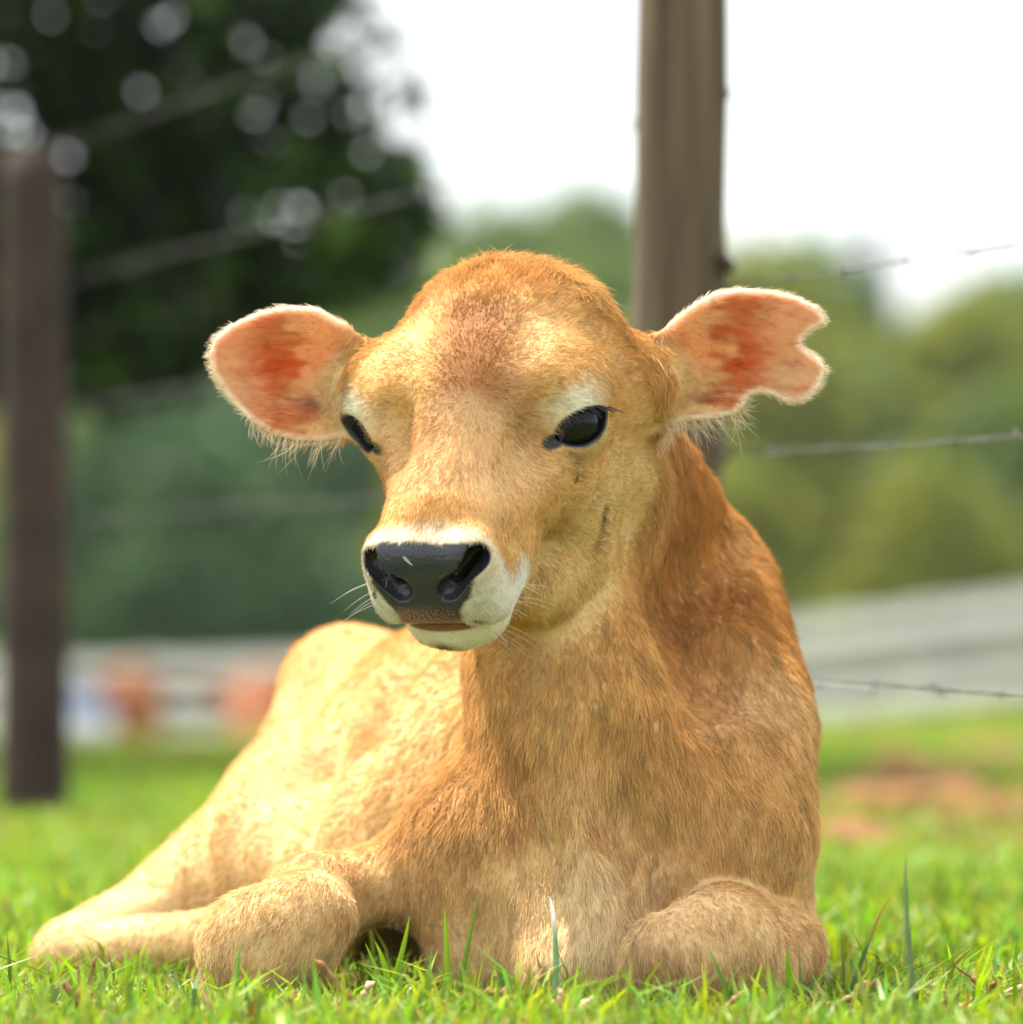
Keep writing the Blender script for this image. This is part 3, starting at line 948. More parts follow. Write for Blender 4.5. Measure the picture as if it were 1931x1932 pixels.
grass = mesh_obj('grass', V, F, M_GRASS, smooth=False)
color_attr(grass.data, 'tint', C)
tag(grass, 'short bright green pasture grass with dry straw strewn through it', 'grass', kind='stuff')

# ------------------------------------------------------------------ tubes, blades and twigs standing out of the grass
def tube(points, radii, sides=7, twist=0.0):
    P = np.asarray(points, float); R = np.asarray(radii, float)
    V, F = [], []
    up = np.array([.31, .17, .93])
    for i in range(len(P)):
        d = P[min(i + 1, len(P) - 1)] - P[max(i - 1, 0)]; d /= np.linalg.norm(d)
        a = np.cross(d, up); 
        if np.linalg.norm(a) < .1: a = np.cross(d, np.array([1., 0, 0]))
        a /= np.linalg.norm(a); b = np.cross(d, a)
        for k in range(sides):
            th = 2 * math.pi * k / sides + twist * i
            V.append(P[i] + R[i] * (math.cos(th) * a + math.sin(th) * b))
    for i in range(len(P) - 1):
        for k in range(sides):
            F.append((i * sides + k, i * sides + (k + 1) % sides, (i + 1) * sides + (k + 1) % sides, (i + 1) * sides + k))
    F.append(tuple(range(sides))[::-1]); F.append(tuple(range((len(P) - 1) * sides, len(P) * sides)))
    return V, F
def smooth_path(pts, n=10):
    P = np.asarray(pts, float)
    t0 = np.linspace(0, 1, len(P)); t1 = np.linspace(0, 1, n)
    if len(P) < 3: return np.stack([np.interp(t1, t0, P[:, i]) for i in range(3)], 1)
    co = [np.polyfit(t0, P[:, i], min(3, len(P) - 1)) for i in range(3)]
    return np.stack([np.polyval(c, t1) for c in co], 1)
def ribbon_blade(name, pts, w, rgb, label, group=None, tip=None):
    """a folded grass blade: V-shaped cross-section, tapering to a point"""
    P = smooth_path(pts, 12)
    V, F, C = [], [], []
    sidev = np.array([1.0, .35, 0]); sidev /= np.linalg.norm(sidev)
    for i, p in enumerate(P):
        u = i / 11
        ww = w / 2 * (1 - u ** 2.5) * (.75 + .25 * min(1, u * 4)) + .0002
        V += [p - sidev * ww, p + np.array([0, ww * .7, 0]), p + sidev * ww]
        col = np.array(rgb) * (.7 + .45 * u)
        if tip is not None: k = sstep(np.array(u), .55, .80); col = col * (1 - k) + np.array(tip) * k
        C += [col] * 3
    for i in range(11):
        for k in range(2):
            a = i * 3 + k; F.append((a, a + 1, a + 4, a + 3))
    o = mesh_obj(name, V, F, M_GRASS)
    color_attr(o.data, 'tint', np.array(C))
    tag(o, label, 'grass', group)
    return o
def pathpx(pxs, y0, y1=None):
    y1 = y0 if y1 is None else y1
    return [at(px, py, y0 + (y1 - y0) * i / max(1, len(pxs) - 1)) for i, (px, py) in enumerate(pxs)]
GR = (.13, .27, .025)
ribbon_blade('green_shoot', pathpx([(1046, 1935), (1047, 1860), (1052, 1790), (1042, 1720), (1036, 1690)], -.16), .0052, (.16, .30, .15), 'stiff upright bluish green blade with a bleached white tip before the brisket', None, (.92, .86, .90))
ribbon_blade('green_shoot', pathpx([(846, 1890), (844, 1800), (839, 1712)], .03), .0056, (.22, .36, .02), 'wide upright yellow green blade with a blunt tip before the shaded brisket')
ribbon_blade('green_shoot', pathpx([(732, 1885), (758, 1800), (773, 1728)], .04), .0056, (.20, .34, .02), 'yellow green blade leaning across the dark gap towards the brisket')
ribbon_blade('green_shoot', pathpx([(738, 1880), (726, 1820), (708, 1775)], -.02), .0056, (.20, .36, .02), 'broad blade in front of the dark gap under the leg, leaning towards the knee')
ribbon_blade('green_shoot', pathpx([(732, 1880), (712, 1830), (690, 1779)], -.03), .0042, (.17, .33, .02), 'narrow blade in front of the dark gap under the leg, leaning towards the knee')
ribbon_blade('green_shoot', pathpx([(862, 1890), (880, 1800), (902, 1690)], .06), .0045, (.12, .24, .03), 'thin dark green blade leaning outwards beside the wide upright one')
ribbon_blade('green_shoot', pathpx([(1386, 1925), (1368, 1860), (1335, 1785)], -.15), .0046, (.14, .30, .02), 'sharp green blade leaning in front of the folded knee with the dark spot')
ribbon_blade('green_shoot', pathpx([(1448, 1935), (1432, 1890), (1421, 1842)], -.17), .0048, (.20, .36, .02), 'short upright yellow green blade beside the folded knee')
ribbon_blade('green_shoot', pathpx([(1565, 1935), (1612, 1850), (1645, 1760), (1682, 1690)], -.12), .0040, (.10, .19, .05), 'long dark curving blade with a reddish dry tip', None, (.36, .14, .05))
ribbon_blade('green_shoot', pathpx([(1728, 1925), (1716, 1800), (1709, 1690), (1710, 1605)], -.33), .0042, (.11, .17, .08), 'tall straight grey green stem standing alone beside the calf')
ribbon_blade('green_shoot', pathpx([(1652, 1910), (1640, 1830), (1606, 1753)], -.08), .0030, (.22, .32, .03), 'thin yellowish blade crossing behind the long dark curving blade')
ribbon_blade('green_shoot', pathpx([(1700, 1890), (1760, 1830), (1812, 1795)], -.10), .0032, (.22, .35, .03), 'thin blade lying low and slanting beside the tall grey green stem')
ribbon_blade('green_shoot', pathpx([(1560, 1930), (1620, 1885), (1690, 1865), (1712, 1880)], -.16), .0046, (.22, .38, .16), 'pale shiny blade arching over low beside the dark curving one')
ribbon_blade('green_shoot', pathpx([(262, 1935), (263, 1880), (260, 1830)], -.12), .0044, (.17, .36, .02), 'plain green blade standing beside the cluster of cut brown stubs')
ribbon_blade('green_shoot', pathpx([(500, 1935), (520, 1880), (470, 1856), (435, 1858)], -.10), .0046, (.24, .36, .03), 'yellow green blade arching over in front of the shaggy knee')
ribbon_blade('green_shoot', pathpx([(448, 1900), (446, 1850), (456, 1775)], -.04), .0050, (.13, .28, .05), 'broad blunt blade standing close against the shaggy knee')
ribbon_blade('green_shoot', pathpx([(-10, 1800), (60, 1825), (110, 1850), (150, 1890)], -.02), .0060, (.22, .40, .02), 'long bright blade arching down beside the hind foot')

t = NT('dead_stem')
c1 = t.ramp(t.noise(120, 5), [(.3, (.20, .085, .025)), (.55, (.36, .18, .06)), (.75, (.52, .31, .13))])
M_TWIG = t.done(t.bsdf(c1, .75, t.bump(t.noise(300, 4), .6, .002)).outputs[0])
t = NT('straw')
c1 = t.ramp(t.noise(90, 5), [(.3, (.55, .36, .14)), (.7, (.76, .58, .32))])
M_STRAW = t.done(t.bsdf(c1, .6, t.bump(t.noise(260, 4), .4, .001)).outputs[0])
def twig(name, pxs, y, r, mat, label, cat='twig', nodes=2, group=None):
    P = smooth_path(pathpx(pxs, y), 14)
    P = P + rng.normal(0, r * .22, P.shape)
    u = np.linspace(0, 1, 14)
    R = r * (1.0 - .25 * u) * rng.uniform(.82, 1.15, 14)
    for q in rng.choice(np.arange(2, 12), nodes, replace=False): R[q] *= 1.45
    R[-1] *= .45
    V, F = tube(P, R, 8)
    o = mesh_obj(name, V, F, mat)
    tag(o, label, cat, group)
    return o
twig('cut_stub', [(165, 1930), (150, 1895), (118, 1850)], -0.19, 0.0039, M_TWIG, 'brown cut stub leaning towards the hind foot, longest of its cluster', 'plant stub')
twig('cut_stub', [(138, 1935), (148, 1900), (157, 1862)], -0.20, 0.0052, M_TWIG, 'thick brown cut stub with a pale top in the middle of its cluster', 'plant stub')
twig('cut_stub', [(196, 1930), (178, 1895), (166, 1868)], -0.20, 0.0042, M_TWIG, 'short brown cut stub leaning against the thick one', 'plant stub')
twig('dry_stalk', [(160, 1872), (150, 1840), (146, 1818)], -0.17, 0.0018, M_TWIG, 'thin brown stem rising from the top of the thick stub', 'stalk', 1)
twig('dry_stalk', [(165, 1868), (172, 1838), (182, 1806)], -0.17, 0.0020, M_TWIG, 'thin dark stem slanting away above the stub cluster', 'stalk', 1)
twig('dry_twig', [(712, 1935), (664, 1888), (622, 1838), (594, 1813)], -0.21, 0.0027, M_TWIG, 'long slanting brown twig under the gap beside the shaggy knee')
twig('dry_twig', [(700, 1932), (686, 1885), (712, 1848)], -0.19, 0.0031, M_STRAW, 'pale bent twig crossing the long slanting brown one')
twig('dry_twig', [(935, 1930), (945, 1895), (958, 1862)], -0.21, 0.0044, M_TWIG, 'thick upright brown twig between the dark gap and the white tipped blade')
twig('dry_twig', [(948, 1900), (936, 1880), (918, 1868)], -0.21, 0.0034, M_TWIG, 'side fork of the thick upright brown twig before the brisket')
twig('dry_twig', [(974, 1935), (988, 1898), (1007, 1855), (1030, 1826)], -0.20, 0.0034, M_TWIG, 'curved brown twig with a frayed top just beside the white tipped blade')
twig('straw_piece', [(1070, 1934), (1092, 1906), (1118, 1880)], -0.26, 0.0035, M_STRAW, 'short pale straw leaning, cut end up, before the brisket', 'straw', 1)
twig('straw_piece', [(1050, 1934), (1056, 1900), (1060, 1866)], -0.26, 0.0029, M_STRAW, 'short pale straw standing upright against the white tipped blade', 'straw', 1)
twig('straw_piece', [(1036, 1938), (1040, 1915), (1043, 1886)], -0.27, 0.0031, M_STRAW, 'pointed pale straw stub on the other side of the white tipped blade', 'straw', 1)
twig('dry_twig', [(1108, 1934), (1080, 1895), (1052, 1864)], -0.24, 0.0031, M_TWIG, 'reddish brown twig crossing behind the pale straws')
twig('dry_twig', [(1352, 1914), (1385, 1888), (1412, 1868)], -0.22, 0.0034, M_TWIG, 'brown twig lying slanted before the folded knee with the dark spot')
twig('dry_twig', [(1405, 1880), (1396, 1845), (1394, 1822)], -0.21, 0.0013, M_TWIG, 'hair-thin dark seed stalk with a knob, before the folded knee')
twig('dry_twig', [(1575, 1905), (1610, 1875), (1650, 1850)], -0.17, 0.0031, M_TWIG, 'brown twig in the open grass beneath the long curving blade')
# crumpled dead plants
def dead_clump(loc, s, label, seed):
    r = np.random.default_rng(seed)
    root = empty('dry_plant', loc)
    tag(root, label, 'dry plant')
    for k in range(9):
        a = r.uniform(0, 2 * math.pi); e = r.uniform(.05, 1.0)
        d = np.array([math.cos(a) * math.cos(e), math.sin(a) * math.cos(e), math.sin(e)])
        L = s * r.uniform(.5, 1.1)
        p = np.array([d * L * u + r.normal(0, .10 * L, 3) * u for u in np.linspace(0, 1, 7)])
        p[:, 2] = np.maximum(p[:, 2], .003) + .003
        wd = s * r.uniform(.05, .13)
        V, F = [], []
        side = np.cross(d, [0, 0, 1.]); side /= np.linalg.norm(side)
        for i, q in enumerate(p):
            ww = wd * (1 - (i / 6) ** 2) * r.uniform(.6, 1.3) + .0006
            tw = r.normal(0, .5)
            sv = side * math.cos(tw) + np.array([0, 0, 1.]) * math.sin(tw)
            V += [q - sv * ww, q + np.array([0, 0, ww * .5]), q + sv * ww, q - np.array([0, 0, ww * .3 + .0008])]
        for i in range(6):
            for k2 in range(4):
                F.append((i * 4 + k2, i * 4 + (k2 + 1) % 4, i * 4 + 4 + (k2 + 1) % 4, i * 4 + 4 + k2))
        mesh_obj('dead_leaf' if k % 3 else 'dead_stem', V, F, M_TWIG if k % 2 else M_STRAW, root)
q = at(1862, 1885, -.14); q[2] = .012
dead_clump(tuple(q), .038, 'crumpled brown dead plant with curled roots, largest in the open grass', 3)
q = at(1800, 1930, -.20); q[2] = .004
dead_clump(tuple(q), .026, 'flat heap of shredded pale straw below the tall grey green stem', 4)
q = at(15, 1920, -.20); q[2] = .004
dead_clump(tuple(q), .026, 'small rusty dead plant beside the arching blade and the cut stubs', 5)
q = at(1905, 1760, .05); q[2] = .0
dead_clump(tuple(q), .035, 'pale blurred dead tuft behind the crumpled brown plant', 6)
# a clipping stuck on the nose
cp = surf(772, 1058)
g = grad(cp[None])[0]; g /= np.linalg.norm(g)
a0, a1 = surf(764, 1049) + g * .0012, surf(781, 1067) + g * .0012
o = ribbon_blade('grass_clipping', [a0, (a0 + a1) / 2 + g * .001, a1], .0034, (.42, .55, .28), 'tiny green grass clipping stuck on the calf\'s dark nose')
o['category'] = 'clipping'
# soil clods on the bare strip
t = NT('clod')
M_CLOD = t.done(t.bsdf(t.ramp(t.noise(25, 5), [(.3, (.16, .065, .025)), (.6, (.30, .13, .05)), (.8, (.42, .24, .10))]), .95, t.bump(t.noise(60, 5), .8, .01)).outputs[0])
def clod(px, py, y, s, label):
    me = bpy.data.meshes.new('soil_clod'); bm = bmesh.new()
    bmesh.ops.create_icosphere(bm, subdivisions=3, radius=1)
    P = np.array([v.co[:] for v in bm.verts])
    k = .55 + .5 * vnoise(P + s * 50, 2.2, 3) + .25 * vnoise(P + s * 30, 6, 4)
    for v, kk in zip(bm.verts, k): v.co = Vector((v.co.x * s * 1.5 * kk, v.co.y * s * kk, max(v.co.z, -.2) * s * .62 * kk))
    for f in bm.faces: f.smooth = True
    bm.to_mesh(me); bm.free(); me.materials.append(M_CLOD)
    o = bpy.data.objects.new('soil_clod', me); COL.objects.link(o)
    p = at(px, py, y); o.location = (p[0], p[1], float(ground_z(p[0], p[1])) + .005)
    o.rotation_euler = (0, 0, rng.uniform(0, 6))
    tag(o, label, 'soil clod', 'reddish soil clods on the bare strip behind the calf')
for px, py, s, lb in ((1735, 1490, .120, 'largest reddish brown soil clod on the bare strip behind the calf'), (1660, 1545, .080, 'flat reddish soil clod beside the largest one'),
                      (1860, 1450, .095, 'tawny soil clod farthest back on the bare strip'), (1590, 1600, .070, 'dark soil clod of the bare strip lying closest to the calf\'s shoulder'), (1800, 1520, .075, 'broad crumbly soil clod beside the largest one on the bare strip'), (1900, 1560, .065, 'red soil clod at the grassy end of the bare strip'), (1700, 1440, .070, 'low flat soil clod behind the largest one on the bare strip')):
    d = CAM_D * 690 / (py - 1200); clod(px, py, d - CAM_D, s, lb)

# ------------------------------------------------------------------ fence: round posts and barbed wire
A = np.array([.178, 1.50]); B = np.array([-.770, 4.65])              # two posts whose feet the photograph gives
STEP = B - A
t = NT('weathered_post')
tc = t.n('ShaderNodeTexCoord'); mp = t.n('ShaderNodeMapping'); mp.inputs['Scale'].default_value = (14, 14, 1.0)
t.l(tc.outputs['Object'], mp.inputs['Vector'])
nz = t.noise(2.2, 6, .6, vec=mp.outputs[0])
c1 = t.ramp(nz, [(.28, (.035, .022, .013)), (.48, (.10, .070, .042)), (.68, (.17, .125, .080))])
M_POST = t.done(t.bsdf(c1, .9, t.bump(nz, .7, .006)).outputs[0])
t = NT('tarred_post')
nz = t.noise(9, 6, .6)
M_POST2 = t.done(t.bsdf(t.ramp(nz, [(.3, (.018, .010, .007)), (.6, (.050, .028, .020)), (.8, (.085, .055, .040))]), .9, t.bump(nz, .6, .006)).outputs[0])
t = NT('galvanised'); M_WIRE = t.done(t.bsdf(t.ramp(t.noise(60), [(.3, (.09, .08, .075)), (.7, (.17, .16, .155))]), .7, None, Metallic=.1).outputs[0])
WIRE_Z = [1.10, .88, .675, .495, .255]
def post(k, r, h, mat, label):
    x, y = A + STEP * k
    root = empty('fence_post', (x, y, float(ground_z(x, y))), rng.uniform(0, 6))
    tag(root, label, 'fence post', 'posts of the barbed wire fence')
    n = 26; zz = np.linspace(-.25, h, n)
    P = np.stack([.006 * np.sin(zz * 4 + k), .005 * np.cos(zz * 3 + k), zz], 1)
    R = r * (1.06 - .08 * zz / h) * (1 + .02 * np.sin(zz * 23))
    R[-1] *= .90
    V, F = tube(P, R, 28)
    V = np.array(V); V[:, :2] *= (1 + .025 * (vnoise(V * np.array([1, 1, .2]), 30, 8)[:, None] - .5) * 2)
    mesh_obj('timber', V, F, mat, root)
    if h > 1.3:
        kn, kf = tube([(-.4 * r, -.92 * r, .70), (-.45 * r, -1.04 * r, .705)], [.020, .012], 10)
        mesh_obj('knot', kn, kf, M_POST2, root)
    for z in WIRE_Z:
        if z < h:
            v, f = tube([(-r * .5, -r * .95, z - .012), (-r * .55, -r * 1.12, z), (-r * .5, -r * .95, z + .012)], [.002] * 3, 6)
            mesh_obj('staple', v, f, M_WIRE, root)
post(-1, .055, 1.30, M_POST, 'pale round fence post nearest the open end of the wire fence')
post(0, .0485, 1.42, M_POST, 'tall pale round fence post rising behind the calf\'s notched ear')
post(1, .0530, 1.09, M_POST2, 'dark tarred fence post under the dense dark tree')
post(2, .055, 1.20, M_POST2, 'dark fence post beyond the dark tarred one')
bme = None
for iw, z in enumerate(WIRE_Z):
    k0 = 0.0 if iw < 2 else -1.0
    ks = np.linspace(k0, 2.0, 160)
    x = A[0] + STEP[0] * ks; y = A[1] + STEP[1] * ks
    nrm = np.array([STEP[1], -STEP[0]]); nrm = nrm / np.linalg.norm(nrm)
    x = x - nrm[0] * .055 * 0; y = y
    sag = -.012 * np.abs(np.sin(math.pi * ks))
    zz = ground_z(x, y) + z + sag
    root = empty('barbed_wire', (0, 0, 0))
    tag(root, ('topmost', 'second highest', 'middle', 'second lowest', 'lowest')[iw] + ' strand of barbed wire on the fence posts', 'wire', 'strands of the barbed wire fence')
    for ph in (0, math.pi):
        tw = ks * 260
        P = np.stack([x + nrm[0] * (.052 + .0016 * np.cos(tw + ph)), y + nrm[1] * (.052 + .0016 * np.cos(tw + ph)), zz + .0016 * np.sin(tw + ph)], 1)
        v, f = tube(P, [.0007] * len(P), 6)
        mesh_obj('strand', v, f, M_WIRE, root)
    for kb in np.arange(max(-.35, k0 + .03) + .013 * iw, 1.25, .052):
        p = np.array([A[0] + STEP[0] * kb + nrm[0] * .052, A[1] + STEP[1] * kb + nrm[1] * .052, float(ground_z(*(A + STEP * kb))) + z - .012 * abs(math.sin(math.pi * kb))])
        if bme is None:
            bm_v, bm_f = [], []
            for d in ((.016, .004, .010), (-.004, .012, -.014)):
                v, f = tube([(-d[0], -d[1], -d[2]), (0, .002, 0), d], [.0006, .0022, .0006], 5)
                o_ = len(bm_v); bm_v += list(v); bm_f += [tuple(i + o_ for i in q) for q in f]
            b0 = mesh_obj('barb', bm_v, bm_f, M_WIRE, root); bme = b0.data
        else:
            b0 = bpy.data.objects.new('barb', bme); COL.objects.link(b0); b0.parent = root
        b0.scale = (.6, .6, .6); b0.location = p; b0.rotation_euler = (rng.uniform(0, 6), 0, rng.uniform(0, 6))

# ------------------------------------------------------------------ pale rail fence beyond the rise
t = NT('pale_paint')
M_PALE = t.done(t.bsdf(t.ramp(t.noise(6, 5), [(.3, (.50, .49, .47)), (.7, (.72, .71, .69))]), .6, t.bump(t.noise(40), .3, .004)).outputs[0])
FA, FB = np.array([7.2, 22.5]), np.array([-12.0, 45.0])
rf = empty('rail_fence', (FA[0], FA[1], float(ground_z(*FA))))
tag(rf, 'long pale painted rail fence crossing the pasture beyond the rise', 'fence')
NB = 10
def fpt(u, z): 
    p = FA + (FB - FA) * u
    return np.array([p[0], p[1], float(ground_z(*p)) + z]) - np.array(rf.location)
for i in range(NB + 1):
    p = fpt(i / NB, 0)
    v = []; s = .05
    for zz in (-.2, 1.02): v += [(p[0] - s, p[1] - s, p[2] + zz), (p[0] + s, p[1] - s, p[2] + zz), (p[0] + s, p[1] + s, p[2] + zz), (p[0] - s, p[1] + s, p[2] + zz)]
    mesh_obj('post', v, [(3, 2, 1, 0), (4, 5, 6, 7), (0, 1, 5, 4), (1, 2, 6, 5), (2, 3, 7, 6), (3, 0, 4, 7)], M_PALE, rf, smooth=False)
for i in range(NB):
    for z, hgt in ((.93, .13), (.72, .09), (.50, .12), (.28, .12)):
        v = []
        for u in (i / NB + .001, (i + 1) / NB - .001):
            p = fpt(u, z)
            v += [(p[0], p[1] - .085, p[2] - hgt / 2), (p[0], p[1] - .045, p[2] - hgt / 2), (p[0], p[1] - .045, p[2] + hgt / 2), (p[0], p[1] - .085, p[2] + hgt / 2)]
        mesh_obj('rail', v, [(0, 1, 2, 3), (7, 6, 5, 4), (0, 4, 5, 1), (1, 5, 6, 2), (2, 6, 7, 3), (3, 7, 4, 0)], M_PALE, rf, smooth=False)

# ------------------------------------------------------------------ resting cattle and a drum in the lower pasture
M_RED = noise_mat('red_coat', [(.3, (.22, .060, .014)), (.7, (.36, .115, .030))], 7, .8, .3, 60, .003)
def far_cow(px, dist, scale, rz, label):
    p = at(px, 1300, dist - CAM_D)
    o = bpy.data.objects.new('cow', calf.data); COL.objects.link(o)
    o.material_slots[0].link = 'OBJECT'; o.material_slots[0].material = M_RED
    o.location = (p[0], p[1], float(ground_z(p[0], p[1]))); o.rotation_euler = (0, 0, rz); o.scale = (scale,) * 3
    tag(o, label, 'cow', 'red-brown cattle resting beyond the rise')
far_cow(285, 28.0, 1.32, math.radians(60), 'red-brown cow resting beyond the rise, next to the pale drum')
far_cow(480, 29.5, 1.30, math.radians(200), 'red-brown cow resting beyond the rise, farther from the pale drum')
p = at(150, 1310, 22.5); zb = float(ground_z(p[0], p[1]))
dr = empty('water_drum', (p[0], p[1], zb)); tag(dr, 'pale plastic drum with a blue lid standing by the resting cattle', 'drum')
M_DRUM = noise_mat('drum_plastic', [(.3, (.55, .57, .66)), (.7, (.68, .70, .78))], 5, .4, .1)
M_LID = noise_mat('drum_lid', [(.3, (.06, .12, .30)), (.7, (.10, .18, .40))], 5, .4, .1)
v, f = tube([(0, 0, 0), (0, 0, .03), (0, 0, .22), (0, 0, .24), (0, 0, .26), (0, 0, .50), (0, 0, .56), (0, 0, .60)], [.15, .16, .165, .172, .165, .165, .155, .13], 28)
mesh_obj('body', v, f, M_DRUM, dr)
v, f = tube([(0, 0, .600), (0, 0, .612), (0, 0, .655), (0, 0, .665)], [.130, .142, .142, .128], 28); mesh_obj('lid', v, f, M_LID, dr)
v, f = tube([(-.10, 0, .665), (-.06, 0, .70), (.06, 0, .70), (.10, 0, .665)], [.008] * 4, 8); mesh_obj('handle', v, f, M_LID, dr)

# ------------------------------------------------------------------ trees
def leaf_mat(name, stops, transl=.35):
    t = NT(name)
    at_ = t.attr('tint')
    c = t.ramp(at_.outputs['Fac'], stops)
    d = t.n('ShaderNodeBsdfPrincipled', Roughness=.45); tr = t.n('ShaderNodeBsdfTranslucent')
    d.inputs['Specular IOR Level'].default_value = .22
    t.l(c, d.inputs['Base Color']); t.l(c, tr.inputs['Color'])
    m = t.n('ShaderNodeMixShader'); m.inputs[0].default_value = transl
    t.l(d.outputs[0], m.inputs[1]); t.l(tr.outputs[0], m.inputs[2])
    return t.done(m.outputs[0])
def leaf_cloud(lobes, per_area, size, seed, shell=.55):
    r = np.random.default_rng(seed)
    Vs, ts = [], []
    for (c, rad) in lobes:
        rad = np.asarray(rad, float); n = int(per_area * (rad[0] * rad[1] + rad[1] * rad[2] + rad[0] * rad[2]) * 4)
        d = r.normal(size=(n, 3)); d /= np.linalg.norm(d, axis=1, keepdims=True)
        rr = (shell + (1 - shell) * r.random(n) ** .6) * (.8 + .4 * vnoise(d * 1.0 + np.asarray(c) * 3, 2.6, seed))
        P = np.asarray(c) + d * rad * rr[:, None]
        nn = d + r.normal(0, .8, (n, 3)); nn /= np.linalg.norm(nn, axis=1, keepdims=True)
        a = np.cross(nn, r.normal(size=(n, 3))); a /= np.linalg.norm(a, axis=1, keepdims=True); b = np.cross(nn, a)
        s = size * r.uniform(.6, 1.3, (n, 1))
        fold = nn * s * .12
        Vs.append(np.stack([P - a * s, P - b * s * .45 + fold, P + a * s, P + b * s * .45 + fold], 1).reshape(-1, 3))
        ts.append(np.repeat(np.clip(r.normal(.5, .22, n) + .25 * (vnoise(P, .8, seed + 1) - .5), 0, 1), 4))
    V = np.concatenate(Vs)
    F = np.arange(len(V)).reshape(-1, 4)
    return V, F, np.concatenate(ts)
M_BARK = noise_mat('bark', [(.3, (.05, .035, .024)), (.7, (.15, .11, .08))], 9, .95, .8, 24, .02)
def add_tree(name, loc, trunk, lobes, mat, per, size, seed, label, group=None, proto=None):
    root = empty(name, loc); tag(root, label, 'tree', group)
    V, F = [], []
    for pts, rads in trunk:
        v, f = tube(smooth_path(pts, 8), np.interp(np.linspace(0, 1, 8), np.linspace(0, 1, len(rads)), rads), 10)
        o = len(V); V += list(v); F += [tuple(i + o for i in q) for q in f]
    mesh_obj('trunk', V, F, M_BARK, root)
    v, f, tt = leaf_cloud(lobes, per, size, seed)
    o = mesh_obj('crown', v, f, mat, root, smooth=False)
    float_attr(o.data, 'tint', tt)
    return root
M_DARK = leaf_mat('dark_leaves', [(.2, (.006, .014, .003)), (.55, (.014, .034, .006)), (.85, (.085, .165, .018))], .35)
r = np.random.default_rng(21)
lob = [((-.2, 0, 3.2), (1.5, 1.6, 1.7)), ((-.6, -.3, 2.0), (1.5, 1.3, 1.0)), ((.4, .1, 4.2), (1.3, 1.3, 1.2)), ((-1.4, .2, 3.2), (1.3, 1.4, 1.6))]
for k in range(20):
    a = r.uniform(-math.pi, math.pi); zz = r.uniform(1.2, 5.0)
    R = 1.75 * math.sqrt(max(.1, 1 - ((zz - 2.9) / 2.6) ** 2))
    lob.append(((R * math.cos(a), R * math.sin(a), zz), tuple(r.uniform(.35, .7, 3))))
lob += [((1.55, -.2, 2.25), (.42, .5, .38)), ((1.75, -.1, 1.55), (.45, .5, .30)), ((1.5, -.3, 2.9), (.50, .5, .40)), ((1.95, -.1, 1.25), (.35, .5, .22)), ((1.2, 0, 1.45), (.6, .6, .45)), ((.7, -.2, 1.15), (.8, .7, .40)), ((.1, -.2, 1.2), (.9, .8, .5)), ((1.5, -.2, 1.05), (.5, .5, .25)), ((1.9, 0, 1.95), (.35, .4, .3)), ((.6, -.6, 2.4), (.9, .7, .9)), ((.7, -.6, 3.5), (.9, .7, .9))]
tl = at(60, 1500, 8.6)
add_tree('dark_tree', (tl[0] - 1.35, 8.6, float(ground_z(tl[0] - 1.35, 8.6))),
         [([(0, 0, -.2), (.05, 0, 1.2), (-.05, .1, 3.0), (.1, 0, 4.6)], [.17, .13, .10, .03]), ([(.0, 0, 1.4), (.7, -.1, 1.9), (1.5, -.2, 2.3)], [.07, .05, .02]), ([(0, 0, 1.9), (-.8, .2, 2.6), (-1.4, .1, 3.3)], [.07, .05, .02]),
          ([(0, 0, 2.3), (.6, .3, 3.3), (.8, .3, 4.2)], [.06, .04, .02])], lob, M_DARK, 330, .062, 31, 'dense dark evergreen tree overhanging the wire fence')

KINDS = [
    ('leafy_tree', 'mid green rounded tree on the far hillside', leaf_mat('mid_leaves', [(.2, (.085, .145, .022)), (.6, (.145, .225, .036)), (.9, (.20, .28, .045))], .5),
     [((0, 0, 3.3), (1.7, 1.7, 1.6)), ((.9, .2, 2.4), (1.2, 1.2, 1.0)), ((-1.0, -.2, 2.5), (1.2, 1.3, 1.1)), ((.2, 0, 4.5), (1.0, 1.0, .9))], .20),
    ('yellow_tree', 'yellow green sunlit tree on the far hillside', leaf_mat('yellow_leaves', [(.2, (.17, .21, .022)), (.6, (.27, .30, .034)), (.9, (.36, .35, .045))], .5),
     [((0, 0, 2.9), (1.5, 1.5, 1.4)), ((1.0, 0, 2.2), (1.1, 1.1, .9)), ((-.9, .2, 2.0), (1.2, 1.2, 1.0)), ((-.3, 0, 3.9), (.9, .9, .8))], .20),
    ('conifer', 'narrow dark conifer pointing up on the far hillside', leaf_mat('conifer_leaves', [(.2, (.012, .030, .014)), (.6, (.024, .055, .022)), (.9, (.045, .085, .030))]),
     [((0, 0, 1.2), (1.0, 1.0, .7)), ((0, 0, 2.3), (.85, .85, .8)), ((0, 0, 3.5), (.62, .62, .8)), ((0, 0, 4.6), (.42, .42, .7)), ((0, 0, 5.5), (.22, .22, .6))], .16),
    ('bluish_tree', 'dark bluish green bushy tree on the far hillside', leaf_mat('bluish_leaves', [(.2, (.030, .075, .026)), (.6, (.062, .130, .040)), (.9, (.105, .180, .052))], .45),
     [((0, 0, 2.2), (1.9, 1.8, 1.4)), ((1.2, .2, 1.6), (1.2, 1.3, 1.1)), ((-1.3, 0, 1.7), (1.3, 1.3, 1.1)), ((.3, 0, 3.4), (1.2, 1.2, .9))], .20)]
protos = []
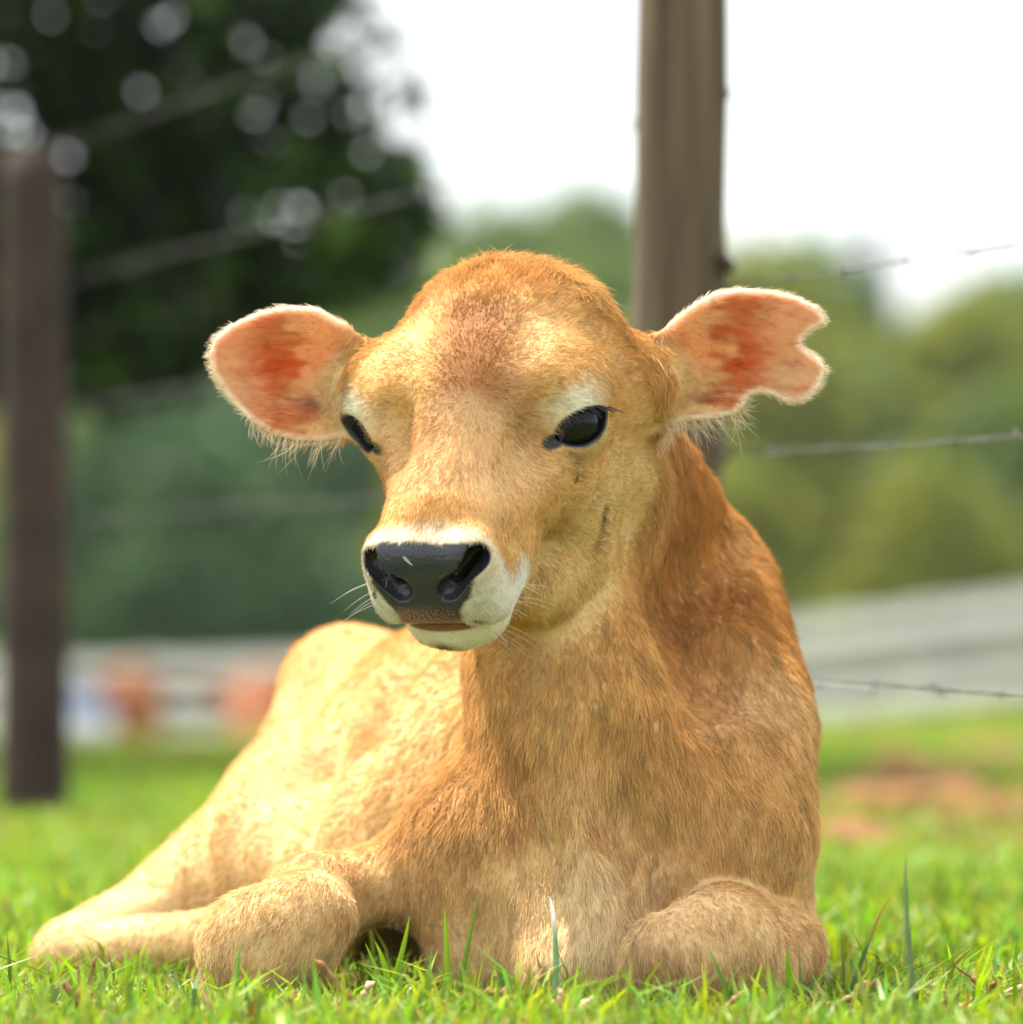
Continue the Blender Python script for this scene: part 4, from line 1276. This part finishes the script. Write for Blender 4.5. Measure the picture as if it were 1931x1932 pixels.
def far_tree(kind, x, y, s, rz, lab=None):
    z = float(ground_z(x, y))
    name, label, mat, lobes, leaf = KINDS[kind]
    if len(protos) <= kind or protos[kind] is None:
        while len(protos) <= kind: protos.append(None)
        protos[kind] = add_tree(name, (x, y, z), [([(0, 0, -.4), (.05, 0, 1.5), (0, .05, 3.4)], [.20, .14, .06]), ([(0, 0, 1.2), (.5, .1, 1.9), (.9, .2, 2.4)], [.07, .05, .03]), ([(0, 0, 1.4), (-.5, 0, 2.0), (-.9, -.1, 2.5)], [.07, .05, .03])],
                                lobes, mat, 42, leaf, 50 + kind, label, 'trees of the far hillside')
        o = protos[kind]
    else:
        o = protos[kind].copy(); COL.objects.link(o); o.location = (x, y, z)
        for ch in protos[kind].children:
            c = ch.copy(); COL.objects.link(c); c.parent = o
    o.scale = (s, s, s); o.rotation_euler = (0, 0, rz)
    o['label'] = lab or label
r = np.random.default_rng(5)
def ft(kind, px, d, s, lab=None): 
    x = (px - 965.5) / 1931 * SENS / FOC * d
    far_tree(kind, x, d - CAM_D, s, r.uniform(0, 6), lab)
# skyline trees one can tell apart, then the slope below them
for a in ((2, 762, 108, 1.15, 'pointed conifer breaking the skyline between the dark tree and the calf\'s poll'), (0, 935, 112, 1.35, 'broad round tree on the skyline right above the calf\'s poll'), (0, 1130, 118, 1.45, 'round skyline tree touching the tall pale fence post'), (1, 1400, 84, 1.25, 'yellow green tree on the skyline just beyond the tall pale fence post'), (0, 1500, 92, 1.15), (2, 1655, 104, 1.10, 'pointed conifer on the skyline above the notched ear\'s tip'), (1, 1790, 76, 1.1, 'large yellow green tree on the slope below the skyline conifer beyond the notched ear'), (0, 1900, 88, 1.05), (3, 830, 96, 1.1), (1, 620, 88, .85, 'bright yellow green tree against the sky beside the dense dark tree'), (0, 520, 92, 1.2), (3, 380, 96, 1.3), (0, 250, 90, 1.2), (1, 90, 94, 1.3)):
    ft(*a)
for d, k, s0 in ((58, 9, .72), (66, 10, .85), (76, 11, .9), (90, 12, .95), (110, 12, 1.0), (130, 12, 1.05)):
    for i in range(k):
        px = -700 + 3300 * (i + r.uniform(.1, .9)) / k
        if d > 70 and 560 < px < 730: continue
        kind = int(r.choice([0, 1, 2, 3], p=[.34, .30, .06, .30])) if px > 1000 else int(r.choice([0, 1, 2, 3], p=[.32, .16, .08, .44]))
        ft(kind, px, d + r.uniform(-4, 4), s0 * r.uniform(.8, 1.2))

# ------------------------------------------------------------------ haze
if HAZE:
    hz = HAZE_BOX = (-420, -50, -3.0, 420, 600, 22.0)
    v = [(hz[0], hz[1], hz[2]), (hz[3], hz[1], hz[2]), (hz[3], hz[4], hz[2]), (hz[0], hz[4], hz[2]), (hz[0], hz[1], hz[5]), (hz[3], hz[1], hz[5]), (hz[3], hz[4], hz[5]), (hz[0], hz[4], hz[5])]
    o = mesh_obj('haze', v, [(3, 2, 1, 0), (4, 5, 6, 7), (0, 1, 5, 4), (1, 2, 6, 5), (2, 3, 7, 6), (3, 0, 4, 7)], None, smooth=False)
    m = bpy.data.materials.new('haze_air'); m.use_nodes = True; m.node_tree.nodes.clear()
    ou = m.node_tree.nodes.new('ShaderNodeOutputMaterial'); pv = m.node_tree.nodes.new('ShaderNodeVolumePrincipled')
    pv.inputs['Color'].default_value = (.80, .88, .95, 1); pv.inputs['Density'].default_value = .00035; pv.inputs['Anisotropy'].default_value = .1
    m.node_tree.links.new(pv.outputs[0], ou.inputs['Volume'])
    o.data.materials.append(m)
    tag(o, 'pale daytime haze over the whole pasture', 'haze', kind='stuff')
